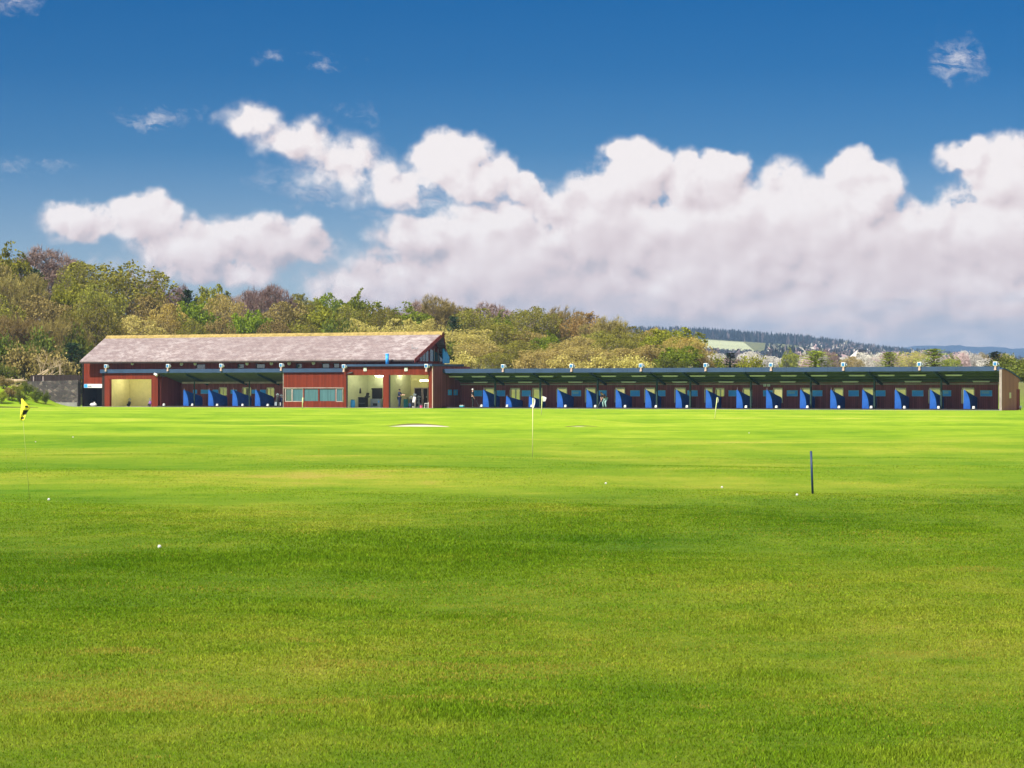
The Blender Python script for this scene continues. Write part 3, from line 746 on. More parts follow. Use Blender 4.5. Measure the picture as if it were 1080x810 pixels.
# (px, top, width, depth, kind, row)
T_ = [
 # far left, beside and above the stone wall
 (-22, 266, 70, 370, 'brownbud', BACK), (8, 264, 56, 380, 'lime', BACK), (48, 264, 82, 392, 'bare', BACK), (38, 284, 34, 360, 'dark', BACK, 1), (82, 277, 50, 385, 'olive', BACK),
 (76, 300, 56, 345, 'lime', MIDR), (18, 290, 70, 340, 'brown', MIDR), (-14, 312, 70, 325, 'olive', MIDR), (50, 314, 76, 330, 'brownbud', MIDR), (92, 318, 60, 326, 'olive', MIDR),
 (14, 334, 60, 312, 'brown', LOW), (60, 336, 54, 310, 'brown', LOW), (34, 352, 50, 303, 'bush', LOW), (2, 356, 46, 300, 'bush', LOW), (88, 350, 50, 309, 'bush', LOW), (76, 362, 44, 302, 'dark', LOW, 1),
 (22, 366, 40, 297, 'brownbush', LOW), (56, 372, 44, 296, 'brownbush', LOW), (-8, 376, 44, 294, 'bush', LOW), (-30, 350, 60, 300, 'brown', LOW),
 # behind the big slate roof
 (126, 279, 110, 352, 'olive', MIDR, 1), (104, 300, 50, 335, 'olive', LOW), (158, 312, 52, 345, 'brownbud', MIDR), (162, 293, 18, 372, 'rust', BACK), (182, 303, 46, 375, 'bare', BACK),
 (198, 306, 36, 372, 'dark', BACK, 1), (176, 322, 46, 340, 'rust', LOW), (205, 320, 54, 350, 'green', MIDR), (222, 302, 38, 385, 'lime', BACK), (240, 312, 52, 360, 'gold', MIDR),
 (256, 309, 40, 392, 'bare', BACK), (264, 330, 56, 342, 'green', LOW), (286, 302, 58, 382, 'bare', BACK), (300, 320, 56, 352, 'brownbud', MIDR), (318, 311, 50, 385, 'olive', BACK),
 (330, 322, 60, 352, 'lime', MIDR), (344, 312, 44, 390, 'green', BACK), (362, 324, 56, 352, 'olive', MIDR), (384, 311, 44, 375, 'green', BACK), (400, 325, 44, 352, 'olive', MIDR),
 (408, 326, 36, 395, 'bare', BACK), (432, 325, 60, 358, 'green', MIDR), (446, 319, 46, 392, 'bare', BACK), (462, 313, 44, 388, 'brown', BACK), (424, 337, 50, 338, 'gold', LOW), (452, 338, 46, 340, 'gold', LOW),
 (380, 338, 44, 338, 'gold', LOW), (232, 336, 40, 338, 'brownbud', LOW), (318, 338, 44, 338, 'olive', LOW), (140, 334, 60, 330, 'gold', LOW), (352, 340, 40, 336, 'bush', LOW), (200, 338, 40, 336, 'olive', LOW), (290, 340, 40, 337, 'brownbud', LOW),
 (168, 340, 40, 335, 'brownbud', LOW),
 # the golden slope behind the range
 (482, 321, 52, 390, 'brown', BACK), (478, 334, 36, 355, 'dark', MIDR, 1), (500, 326, 56, 375, 'olive', MIDR), (520, 321, 50, 398, 'bare', BACK), (528, 332, 34, 380, 'green', BACK),
 (548, 328, 44, 390, 'olive', BACK), (572, 325, 56, 385, 'olive', BACK), (596, 326, 50, 392, 'brown', BACK), (618, 330, 50, 385, 'rust', BACK), (640, 336, 56, 375, 'brown', BACK),
 (660, 345, 50, 365, 'olive', BACK), (630, 350, 56, 340, 'olive', MIDR), (530, 342, 66, 345, 'olive', MIDR), (490, 348, 60, 328, 'gold', MIDR), (575, 352, 28, 338, 'green', MIDR), (606, 356, 62, 330, 'gold', MIDR),
 (560, 350, 56, 345, 'gold', MIDR), (505, 362, 60, 310, 'gold', LOW), (540, 360, 60, 312, 'olive', LOW), (470, 362, 44, 318, 'bush', LOW), (578, 368, 62, 305, 'gold', LOW), (618, 366, 60, 302, 'gold', LOW), (650, 356, 60, 320, 'olive', MIDR),
 (655, 368, 58, 300, 'gold', LOW), (684, 349, 58, 335, 'olive', BACK), (708, 347, 62, 328, 'lime', BACK), (692, 347, 40, 345, 'rust', BACK), (690, 364, 50, 300, 'gold', LOW), (722, 356, 44, 318, 'rust', BACK), (716, 366, 46, 298, 'green', LOW),
 (738, 376, 30, 300, 'brownbud', LOW), (484, 374, 40, 300, 'goldbush', LOW), (526, 372, 44, 298, 'olive', LOW), (560, 376, 40, 296, 'goldbush', LOW), (598, 376, 40, 293, 'goldbush', LOW), (636, 376, 40, 290, 'goldbush', LOW), (672, 376, 40, 288, 'goldbush', LOW), (706, 378, 36, 286, 'bush', LOW),
]
for e in T_: plant(*e)
WB = 'on the bank'
for e in [(4, 408, 18, 282, 'brownbush', WB, 0), (16, 414, 14, 279, 'limebush', WB, 1), (28, 411, 16, 282, 'bush', WB, 0), (10, 420, 13, 277, 'brownbush', WB, 1), (38, 420, 12, 279, 'bush', WB, 1), (22, 424, 11, 276, 'bush', WB, 0), (1, 424, 13, 275, 'limebush', WB, 0), (48, 423, 9, 280, 'bush', WB, 0)]: plant(*e)
RB = 'close behind'
for e in [(752, 377, 34, 330, 'limebush', RB), (770, 372, 30, 322, 'dark', RB, 0), (790, 377, 34, 330, 'limebush', RB), (860, 370, 50, 300, 'pine', RB, 1), (938, 371.5, 36, 300, 'pine', RB, 1), (985, 368, 48, 296, 'pine', RB, 1),
          (1050, 371, 34, 290, 'dark', 'beside the shelter end wall', 1), (1066, 376, 44, 270, 'bush', 'beside the shelter end wall', 0), (1086, 380, 50, 262, 'bush', 'beside the shelter end wall', 1), (1092, 396, 60, 255, 'bush', 'beside the shelter end wall', 0),
          (1108, 374, 60, 280, 'olive', 'beside the shelter end wall')]: plant(*e)
fr = random.Random(31)
FAR = 'far off'
for i in range(52):
    px = 742 + i * 6.3 + fr.uniform(-4, 4); t = fr.uniform(620, 1250)
    k = fr.choices(('pinkpale', 'whitepale', 'gold', 'bare', 'lime'), (5, 5, 1, 2, 1))[0]
    plant(px, fr.uniform(369, 379), fr.uniform(16, 30), t, k, FAR)

# labels for every tree from its look, its row and the thing it stands by
LMK = [(-60, 'over the yellow flag'), (26, 'over the stone wall'), (84, 'over the slate roof end'), (140, 'over the cream room'), (190, 'over the dark clubhouse bays'),
       (296, 'over the low windows'), (364, 'over the twin rooms'), (425, 'behind the gable'), (470, 'beside the gable')] + [(p, 'past shelter floodlight ' + ORD[i + 1]) for i, p in enumerate((531, 603, 676, 744, 813, 889, 970, 1050))]
LMK = [(p, q.replace('past shelter floodlight ' + q.split()[-1], 'past the ' + q.split()[-1] + ' shelter floodlight') if q.startswith('past') else q) for p, q in LMK]
cells = {}
for e in tree_log:
    lm = [q[1] for q in LMK if q[0] <= e[3]][-1]
    cells.setdefault((e[1], e[2], lm), []).append(e)
for (look, where, lm), es in cells.items():
    es.sort(key=lambda e: e[3])
    for i, e in enumerate(es):
        if len(es) == 1: lab = f'{look} {where}, {lm}'
        elif len(es) == 2: lab = f"{('left', 'right')[i]} of two: {look} {where} {lm}"
        else: lab = f"{ORD[i + 1]} from left, {look} {where} {lm}"
        ws = lab.split()
        e[0]['label'] = ' '.join(ws)
        e[0]['group'] = 'trees far off across the valley' if where == FAR else 'trees of the wood behind the range'

# ------------------------------------------------------------------ the red building
RZ = -TH
S0 = s_at(275, 0)
def local_thing(name, label, cat, s, v, z=0.0, group=None):
    return thing(name, label, cat, W(s, v, z), RZ, group)
club = local_thing('red_clubhouse', 'long red boarded building with slate roof and open rooms at ground level', 'building', S0, 0)
def cb(): return MB(S0, 0, 0)
sL, sR = s_at(108, 0), s_at(300, 0)                 # left box .. end of dark bays
sTl, sTr = s_at(362.5, -1.8), s_at(456, -1.8)       # twin rooms (stand forward)
s_a = s_at(111, 0); s_b = s_at(167, 0)
zc = zp(393, 240, 0)                                # underside of the canopy fascia
zt_ = zp(389, 240, -.3)
zE = zp(379.6, 260, .2)                             # eave
vE0, vE1 = 0.2, 5.86; vRg = 3.03
sEl, sEr = s_at(84, vE0), s_at(437, vE0)
sRl, sRr = s_at(113, vRg), s_at(467.5, vRg)
zR = zp(352.2, 300, vRg)
vUw = 0.9
# roof : two slabs
def roof_slab(a0, a1, b0, b1, v0, v1, z0, z1, th=.16):
    b = cb()
    b.hexa([(a0, v0, z0 - th), (a1, v0, z0 - th), (b1, v1, z1 - th), (b0, v1, z1 - th), (a0, v0, z0), (a1, v0, z0), (b1, v1, z1), (b0, v1, z1)])
    return b
rf = roof_slab(sEl, sEr, sRl, sRr, vE0, vRg, zE, zR)
rb_ = roof_slab(sEl, sEr, sRl, sRr, vE1, vRg + .004, zE, zR)
rf.v += rb_.v; n0 = len(rf.v) // 2; rf.f += [tuple(i + n0 for i in reversed(f)) for f in rb_.f]
roof = rf.build('roof', M['slate'], club)
b = cb(); k = .13
b.extr([(sRl - .02, vRg - .24, zR - .13), (sRl - .02, vRg, zR + .06), (sRl - .02, vRg + .36, zR - .2), (sRl - .02, vRg + .3, zR - .3), (sRl - .02, vRg, zR - .06), (sRl - .02, vRg - .3, zR - .3)], (sRr - sRl + .04, 0, 0))
b.build('ridge_cap', M['lichen'], roof)
b = cb(); b.box(sEl + .05, sEr - .05, vE0 - .10, vE0 - .01, zE - .26, zE - .12); b.build('gutter', M['darkwood'], roof)
# verge boards
b = cb()
for (sv, sr) in ((sEr, sRr),):
    b.hexa([(sv, vE0, zE - .38), (sv + .05, vE0, zE - .38), (sr + .05, vRg, zR - .38), (sr, vRg, zR - .38), (sv, vE0, zE - .02), (sv + .05, vE0, zE - .02), (sr + .05, vRg, zR - .02), (sr, vRg, zR - .02)])
    b.hexa([(sr, vRg, zR - .38), (sr + .05, vRg, zR - .38), (sv + .05, vE1, zE - .38), (sv, vE1, zE - .38), (sr, vRg, zR - .02), (sr + .05, vRg, zR - .02), (sv + .05, vE1, zE - .02), (sv, vE1, zE - .02)])
b.build('verge_board', M['red_dark'], roof)
# upper wall with openings for the clerestory windows
sUl, sUr = s_at(111, vUw), s_at(441, vUw)
zU0 = zc + .02
wins = [(207, 216.5), (250.5, 257.5), (270, 279.5), (312, 318.5), (339.5, 347.5), (351.5, 358)]
zw1, zw0 = zp(383.6, 260, vUw), zp(388.8, 260, vUw)
b = cb(); x = sUl
for (p0, p1) in wins:
    a0, a1 = s_at(p0, vUw), s_at(p1, vUw)
    b.box(x, a0, vUw, vUw + .15, zU0, zE + .3); b.box(a0, a1, vUw, vUw + .15, zU0, zw0); b.box(a0, a1, vUw, vUw + .15, zw1, zE + .3); x = a1
b.box(x, sUr, vUw, vUw + .15, zU0, zE + .3)
b.box(sUl, sUr, vE1 - .6, vE1 - .45, 2.6, zE + .3)
b.box(sUl, sUl + .15, vUw + .15, vE1 - .6, 2.6, zE + .2)
b.build('upper_wall', M['red_dark'], club)
for i, (p0, p1) in enumerate(wins):
    a0, a1 = s_at(p0, vUw), s_at(p1, vUw)
    f = cb(); e = .06
    f.box(a0, a1, vUw + .02, vUw + .1, zw0, zw0 + e); f.box(a0, a1, vUw + .02, vUw + .1, zw1 - e, zw1); f.box(a0, a0 + e, vUw + .02, vUw + .1, zw0 + e, zw1 - e); f.box(a1 - e, a1, vUw + .02, vUw + .1, zw0 + e, zw1 - e)
    fo = f.build('window', M['darkwood'], club)
    cb().box(a0 + e, a1 - e, vUw + .05, vUw + .07, zw0 + e, zw1 - e).build('pane', M['glass'], fo)
    if i == 0:
        o = cb().box(a0, a1, vUw - .08, vUw - .003, zw0 - .13, zw0 + .04).build('window_sill', M['white'], fo); o['label'] = 'bright white sill'
# gable end wall on the right
sG = sUr
def gz(v): return zE - .3 + (zR - zE) * (1 - abs(v - vRg) / (vRg - vE0))
zg0 = 3.55
b = cb(); b.extr([(sG, vUw + .15, zg0), (sG, vE1 - .6, zg0), (sG, vE1 - .6, gz(vE1 - .6)), (sG, vRg, gz(vRg)), (sG, vUw + .15, gz(vUw + .15))], (-.15, 0, 0)); b.build('gable_wall', M['red_dark'], club)
def gable_panel(p0, p1, y0, y1, name, mat, follow=True, dx=.03):
    v0, v1 = v_at(p0, sG), v_at(p1, sG); z0 = z_at(y1, sG, v0)
    t0 = z_at(y0, sG, v0); t1 = z_at(y0, sG, v1)
    if follow: t0 = min(t0, gz(v0) - .15); t1 = min(t1, gz(v1) - .15)
    b = cb(); b.extr([(sG + .003, v0, z0), (sG + .003, v1, z0), (sG + .003, v1, t1), (sG + .003, v0, max(t0, z0 + .05))], (dx, 0, 0))
    return b
for (p0, p1) in ((442.5, 451.3), (453.2, 466)):
    fr_ = gable_panel(p0 - .6, p1 + .6, 367, 381.6, 'window', None, True, .03).build('window', M['red_dark'], club)
    pane = gable_panel(p0, p1, 368, 381, 'pane', None, True, .05)
    pane.build('pane', M['glass'], fr_)
    for q in np.linspace(p0, p1, 4)[1:-1]:
        gable_panel(q - .22, q + .22, 367.5, 381, 'mullion', None, True, .08).build('mullion', M['rail'], fr_)
sB = sG + .55
v0, v1 = v_at(466.6, sB), v_at(473.4, sB); zb0 = z_at(383.3, sB, v0)
b = cb(); b.extr([(sB, v0, zb0), (sB, v1, zb0), (sB, v1, z_at(377, sB, v1)), (sB, v0 * .6 + v1 * .4, z_at(367.8, sB, v0)), (sB, v0, z_at(367.6, sB, v0))], (.07, 0, 0)); b.build('blue_panel', M['blue_bright'], club)
b = MB(S0, 0, 0)
for q in (466.3, 468.6, 471.2, 473.8):
    gb = gable_panel(q, q + 1.5, 384, 388.6, 'p', None, False, .1); n = len(b.v); b.v += gb.v; b.f += [tuple(i + n for i in f) for f in gb.f]
b.build('balcony_panel', M['blue_pale'], club)
# canopy fascia over the bays and its sheeting
b = cb(); b.box(sL - .05, sTl - .002, -.32, -.18, zc, zt_); b.build('fascia', M['fascia'], club)
b = cb(); b.box(sL - .05, sTl - .002, -.176, vUw + .002, zt_ - .14, zt_ - .03); b.build('canopy_roof', M['soffit'], club)
b = cb(); zb = zp(404, 240, 3.4)
b.hexa([(s_b + .01, -.17, zc - .06), (sR - .01, -.17, zc - .06), (sR - .01, 3.38, zb), (s_b + .01, 3.38, zb), (s_b + .01, -.17, zc + .04), (sR - .01, -.17, zc + .04), (sR - .01, 3.38, zb + .1), (s_b + .01, 3.38, zb + .1)])
b.build('ceiling', M['soffit'], club)
for p in (205, 246, 280):
    s = s_at(p, 1.2)
    b = cb(); b.hexa([(s - .06, -.1, zc - .28), (s + .06, -.1, zc - .28), (s + .06, 3.37, zb - .24), (s - .06, 3.37, zb - .24), (s - .06, -.1, zc - .066), (s + .06, -.1, zc - .066), (s + .06, 3.37, zb - .006), (s - .06, 3.37, zb - .006)])
    b.build('beam', M['steel_green'], club)
for p in (205, 263):
    s = s_at(p, 1.5); cb().tube([(s, 1.5, 0), (s, 1.5, 2.55)], .06, 8).build('post', M['steel_green'], club)
for (p0, p1, vv) in ((192, 222, 2.0), (222, 299, 2.9)):
    cb().box(s_at(p0, vv), s_at(p1, vv), vv, vv + .1, zp(404.6, 250, vv), zp(402.6, 250, vv)).build('rail', M['rail'], club)
# left store : wall above, opening below, red-framed cream room
sX = s_at(88.5, 1.3)
zs0, zs1 = zp(409, 98, 1.25), zp(405, 98, 1.25)
b = cb(); b.box(sX, s_at(112, 1.3), 1.3, 1.44, zs0 - .02, zE + .3); b.build('side_wall', M['red'], club)
cb().box(sX - .16, sX - .002, 1.24, 1.5, 0, zE + .1).build('corner_post', M['darkwood'], club)
cb().box(sL, s_a - .002, -.06, .2, 0, zc + .3).build('corner_post', M['darkwood'], club)
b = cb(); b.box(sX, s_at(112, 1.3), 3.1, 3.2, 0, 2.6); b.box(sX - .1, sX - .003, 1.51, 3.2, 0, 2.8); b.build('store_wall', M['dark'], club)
# red frame of the cream room
zh = zp(400, 140, 0); sa2 = s_at(116.3, 0); sb1 = s_at(160.3, 0)
b = cb(); b.box(s_a, sa2, -.1, .2, 0, zc - .01); b.box(sb1, s_b, -.1, .2, 0, zc - .01); b.box(sa2, sb1, -.1, .2, zh, zc - .01); b.build('room_front', M['red'], club)
def room(s0, s1, v0, v1, h, matb, matl, matr, ceil):
    r_ = cb(); r_.box(s0 - .12, s1 + .12, v1, v1 + .12, 0, h); r_.build('room_back_wall', matb, club)
    cb().box(s0 - .12, s0, v0, v1 - .003, 0, h).build('room_side_wall', matl, club)
    cb().box(s1, s1 + .12, v0, v1 - .003, 0, h).build('room_side_wall', matr, club)
    cb().box(s0 - .12, s1 + .12, v0, v1 + .12, h + .003, h + .1).build('room_ceiling', ceil, club)
cb().box(s_a - .12, s_a - .003, .205, 1.29, 0, zt_ - .15).build('side_wall', M['red_dark'], club)
room(sa2 - .15, sb1 + .15, .204, 3.2, zh + .35, M['yellow_wall'], M['yellow_wall'], M['yellow_wall'], M['yellow_wall'])
# floor slab
cb().box(sX - .2, sTr + .1, -.35, 5.4, -.2, .03).build('floor_slab', M['concrete'], club)
cb().box(sTl - .1, sTr + .1, -2.0, -.352, -.2, .03).build('floor_slab', M['concrete'], club)
# back wall of the bays with openings
vB = 3.4
ops = [(168.8, 173.2, 408, 423.5), (231.5, 239, 408.8, 417), (256, 264.5, 408.8, 417.2), (281.5, 289, 409, 419)]
def wall_with_openings(b, s0, s1, v, th, z0, z1, ops, to_floor=False):
    x = s0
    for (p0, p1, y0, y1) in ops:
        a0, a1 = s_at(p0, v), s_at(p1, v); t = z_at(y0, a0, v); bt = 0 if to_floor else z_at(y1, a0, v)
        b.box(x, a0, v, v + th, z0, z1); b.box(a0, a1, v, v + th, t, z1)
        if bt > z0 + .05: b.box(a0, a1, v, v + th, z0, bt)
        x = a1
    b.box(x, s1, v, v + th, z0, z1)
    return b
wall_with_openings(cb(), s_b + .2, sR, vB, .12, 0, zb + .6, ops).build('back_wall', M['maroon'], club)
for (p0, p1, y0, y1) in ops[1:]:
    a0, a1 = s_at(p0, vB), s_at(p1, vB); t = z_at(y0, a0, vB); bt = z_at(y1, a0, vB)
    f = cb(); e = .07; f.box(a0, a1, vB - .03, vB - .003, t - .07, t + .04); f.box(a0 - .06, a0, vB - .03, vB - .003, bt, t - .072); f.box((a0 + a1) / 2 - .03, (a0 + a1) / 2 + .03, vB + .02, vB + .06, bt, t); f.box(a1, a1 + .06, vB - .03, vB - .003, bt, t - .072)
    f.build('window', M['frame'], club)
cb().box(sR - .15, sR - .003, .25, vB, 0, zb + .5).build('side_wall', M['red_dark'], club)
cb().box(s_b - .003 + .003, s_b + .12, .21, vB, 0, zb + .6).build('side_wall', M['red_dark'], club)
# boarded front with the low window band
sW0, sW1 = sR, sTl - .003
zwt, zwb = zp(409.5, 330, 0), zp(423.8, 330, 0)
cb().box(sW0, sW1, -.12, .05, zwt, zc - .01).build('boarded_front', M['red'], club)
cb().box(sW0, sW1, -.12, .05, 0, zwb).build('lower_board', M['red'], club)
cb().box(sW0, sW1, -.15, -.123, zwt, zwt + .07).build('lintel_strip', M['rail'], club)
cb().box(sW0 - .06, sW0 - .003, -.16, .06, 0, zc - .01).build('corner_strip', M['rail'], club)
edges = [301.3, 308.5, 320.3, 336.6, 354.8, 362]
for i in range(len(edges) - 1):
    a0, a1 = s_at(edges[i], 0), min(s_at(edges[i + 1], 0), sW1)
    f = cb(); e = .09 if i != 2 else .12
    f.box(a0, a0 + e, -.1, .03, zwb, zwt); f.box(a1 - .05, a1, -.1, .03, zwb, zwt); f.box(a0 + e, a1 - .05, -.1, .03, zwb, zwb + .07); f.box(a0 + e, a1 - .05, -.1, .03, zwt - .07, zwt)
    fo = f.build('window', M['red'] if i in (2, 3) else M['rail'], club)
    cb().box(a0 + e, a1 - .05, -.04, -.02, zwb + .07, zwt - .07).build('pane', M['glass'] if i in (0,) else M['opening_fill'], fo)
# twin open rooms
vT = -1.8
zT1 = zp(384, 410, vT - .25); zTf = zp(386.3, 410, vT - .25); zTh = zp(395.6, 410, vT)
o1 = (s_at(365, vT), s_at(404, vT)); o2 = (s_at(410, vT), s_at(452, vT))
cb().box(sTl - .15, sTr + .12, vT - .25, 3.4, zTf, zT1).build('flat_roof', M['fascia'], club)
b = cb(); b.box(sTl, o1[0], vT, vT + .2, 0, zTf - .003); b.box(o1[1], o2[0], vT, vT + .2, 0, zTf - .003); b.box(o2[1], sTr, vT, vT + .2, 0, zTf - .003)
b.box(o1[0], o1[1], vT, vT + .2, zTh, zTf - .003); b.box(o2[0], o2[1], vT, vT + .2, zTh, zTf - .003); b.build('room_front', M['red'], club)
room(o1[0] - .1, o1[1] + .22, vT + .204, 2.0, zTh + .3, M['lime_wall'], M['lime_wall'], M['lime_wall'], M['grey_wall'])
room(o2[0] - .1, o2[1] + .05, vT + .204, 2.0, zTh + .3, M['yellow_wall'], M['lime_wall'], M['yellow_wall'], M['grey_wall'])
cb().box(o1[0] - .1, o1[0] - .02, vT + .02, vT + .19, 0, 0.1)
cb().box(sTr - .12, sTr, vT + .204, 4.6, 0, zTf - .003).build('side_wall', M['maroon'], club)
cb().box(sTl, sTl + .1, vT + .204, -.13, 0, zTf - .003).build('side_wall', M['red_dark'], club)
cb().box(sTr - .005, sTr + .09, vT - .05, vT - .003, 0, zTf - .01).build('corner_strip', M['pink_metal'], club)
# dark edge of the door leaf recesses
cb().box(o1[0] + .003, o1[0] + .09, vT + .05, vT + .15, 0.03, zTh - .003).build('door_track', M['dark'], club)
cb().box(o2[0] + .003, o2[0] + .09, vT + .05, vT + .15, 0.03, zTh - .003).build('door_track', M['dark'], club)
# rear posts carrying the main roof
for p in (100, 180, 260, 340, 430):
    s = s_at(p, 5.2); cb().box(s - .1, s + .1, 5.25, 5.4, 0, 2.65).build('post', M['darkwood'], club)
# upper floor underside
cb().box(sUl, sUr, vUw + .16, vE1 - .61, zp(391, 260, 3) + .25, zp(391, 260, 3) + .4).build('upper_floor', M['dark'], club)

# blue flue pipe, aerial
p0 = s_at(408.4, -.4)
fl = local_thing('flue_pipe', 'short bright blue flue pipe standing on the flat roof of the twin rooms', 'flue pipe', p0, -.4, zT1)
zz = z_at(373, p0, -.4) - zT1
MB().tube([(0, 0, 0), (0, 0, zz - .1)], .15, 12).build('pipe', M['blue_light'], fl, True); MB().tube([(0, 0, zz - .1), (0, 0, zz)], [.19, .16], 12).build('cowl', M['blue_light'], fl)
sa_ = s_at(434.6, 1.2)
zr_ = zE + (zR - zE) * (1.2 - vE0) / (vRg - vE0)
ae = local_thing('aerial', 'thin wire aerial on the slate roof near the gable', 'aerial', sa_, 1.2, zr_ - .05)
MB().tube([(0, 0, 0), (0, 0, .55)], .02, 6).build('mast', M['steel'], ae); MB().tube([(0, 0, .2), (.55, 0, .12), (.65, 0, .25)], .018, 5).build('arm', M['steel'], ae)

# ------------------------------------------------------------------ the range shelter
sA, sZ = sTr + .003, s_at(1055.5, 0)
SR = (sA + sZ) / 2
rng_b = local_thing('range_shelter', 'long low open-fronted driving range shelter with blue grey roof edge', 'shelter', SR, 0)
def rbm(): return MB(SR, 0, 0)
zF0, zF1 = zp(392.6, 700, -.1), zp(388, 700, -.1)
vK = 3.0; zK = zp(403.6, 700, vK)
b = rbm()
nseg = 16
b.hexa([(sA, -.05, zF0 + .12), (sZ - .002, -.05, zF0 + .12), (sZ - .002, vK + .3, zK), (sA, vK + .3, zK), (sA, -.05, zF1 - .04), (sZ - .002, -.05, zF1 - .04), (sZ - .002, vK + .3, zK + .12), (sA, vK + .3, zK + .12)])
rroof = b.build('roof', M['soffit'], rng_b)
b = rbm(); ns = 14
for i in range(ns):
    a0 = sA + .1 + (sZ - sA - .1) * i / ns; a1 = sA + .1 + (sZ - sA - .1) * (i + 1) / ns - .012
    b.box(a0, a1, -.14, -.053, zF0, zF1)
b.build('fascia', M['fascia'], rroof)
b = rbm()   # purlins under the sheeting
for f in (.12, .38, .64, .88):
    v = -.05 + f * (vK + .2); z = zF0 + .12 + (zK - zF0 - .12) * (v + .05) / (vK + .35)
    b.box(sA + .01, sZ - .01, v, v + .09, z - .12, z - .004)
b.build('purlins', M['soffit'], rroof)
# back wall with a doorway in every bay
doors = [(511.5, 521, 410, 430), (538.7, 548.5, 410.3, 430), (562, 571.8, 410.2, 430), (588, 598, 410, 430), (618, 628, 410, 430), (649.3, 659, 410, 430), (680.5, 690.8, 410, 430), (712.2, 723, 410, 430),
         (743.8, 751.5, 410, 430), (755.3, 763.8, 410.3, 418), (784, 793, 410.2, 430), (816, 825.2, 410.2, 430), (846.5, 855.5, 410.2, 430), (879.8, 889.2, 410.2, 430), (910.7, 921, 410.2, 430), (944.7, 955.5, 410.3, 430),
         (980.3, 992, 410.3, 430), (1015, 1027.3, 410.2, 430)]
b = rbm(); x = sA
for (p0, p1, y0, y1) in doors:
    a0, a1 = s_at(p0, vK), s_at(p1, vK); t = z_at(y0, a0, vK)
    b.box(x, a0, vK, vK + .14, 0, zK - .004 + .0); b.box(a0, a1, vK, vK + .14, t, zK - .004)
    if y1 < 425: b.box(a0, a1, vK, vK + .14, 0, z_at(y1, a0, vK))
    else: b.box(a0, a1, vK, vK + .14, 0, .55)
    x = a1
b.box(x, s_at(1052.3, vK), vK, vK + .14, 0, zK - .004)
b.build('back_wall', M['maroon'], rng_b)
for (p0, p1, y0, y1) in doors:
    a0, a1 = s_at(p0, vK), s_at(p1, vK); t = z_at(y0, a0, vK); bt = z_at(y1, a0, vK) if y1 < 425 else .55
    f = rbm(); f.box(a0 - .02, a1 + .02, vK - .05, vK - .003, t - .05, t + .10); f.box(a0 - .08, a0 + .02, vK - .05, vK - .003, bt, t - .053); f.box(a1 - .02, a1 + .05, vK - .05, vK - .003, bt, t - .053)
    if 538 < p0 < 540 or 755 < p0 < 756: f.box((a0 + a1) / 2 - .07, (a0 + a1) / 2 + .07, vK + .03, vK + .08, bt, t)
    f.build('window_frame', M['frame'], rng_b)
rbm().box(sA + .02, sZ - .2, vK - .1, vK - .055, zp(406, 700, vK), zp(404.6, 700, vK)).build('wall_rail', M['rail'], rng_b)
rbm().box(sA + .01, sZ + .1, -.3, 3.3, -.2, .03).build('floor_slab', M['concrete'], rng_b)
rbm().box(sA + .03, sZ - .16, .1, 2.95, .034, .05).build('floor_mat', M['mat'], rng_b)
for p in (522.3, 569.8, 630.3, 692.8, 728, 792, 855.3, 922.3, 992.8):
    s = s_at(p, 1.4); v = 1.4
    z = zF0 + .12 + (zK - zF0 - .12) * (v + .05) / (vK + .35)
    rbm().box(s - .07, s + .07, v - .07, v + .07, .05, z - .34).build('post', M['steel_green'], rng_b)
    zf = zF0 + .12; 
    b = rbm(); b.hexa([(s - .09, .0, zf - .26), (s + .09, .0, zf - .26), (s + .09, vK - .11, zK - .34 + .12), (s - .09, vK - .11, zK - .34 + .12), (s - .09, .0, zf - .12), (s + .09, .0, zf - .12), (s + .09, vK - .11, zK - .07), (s - .09, vK - .11, zK - .07)])
    b.build('beam', M['steel_green'], rng_b)
# end wall, roof line falls to the back in a curve
sZ1 = sZ + .16
pts = [(sZ, -.2, 0), (sZ, 3.5, 0), (sZ, 3.5, z_at(403.5, sZ, 3.5))]
for (px, py) in ((1076.5, 401), (1073.5, 398.3), (1068, 394.3), (1062, 390.8), (1057.5, 389.2)):
    v = v_at(px, sZ1); pts.append((sZ, v, z_at(py, sZ1, v)))
pts.append((sZ, -.2, zp(389.6, 1055, -.2)))
ew = rbm(); ew.extr(pts, (.16, 0, 0)); ew = ew.build('end_wall', M['brown_wall'], rng_b)
rbm().box(sZ - .03, sZ + .19, -.26, -.203, 0, zp(389.8, 1055, -.2)).build('corner_trim', M['rail'], ew)
cap = rbm()
for i in range(3, len(pts) - 1):
    a, c = pts[i], pts[i + 1]
    cap.hexa([(sZ - .06, c[1], c[2] + .003), (sZ + .24, c[1], c[2] + .003), (sZ + .24, a[1], a[2] + .003), (sZ - .06, a[1], a[2] + .003), (sZ - .06, c[1], c[2] + .1), (sZ + .24, c[1], c[2] + .1), (sZ + .24, a[1], a[2] + .1), (sZ - .06, a[1], a[2] + .1)])
cap.build('verge_cap', M['fascia'], ew)
v0, v1 = v_at(1064.3, sZ1), v_at(1066, sZ1)
rbm().box(sZ1 + .002, sZ1 + .04, v0, v1, z_at(420, sZ1, v0), z_at(414, sZ1, v0)).build('window', M['frame'], ew)
v0, v1 = v_at(1072.2, sZ1), v_at(1075.3, sZ1)
rbm().box(sZ1 + .002, sZ1 + .03, v0, v1, .05, z_at(410.5, sZ1, v0)).build('door', M['red_dark'], ew)

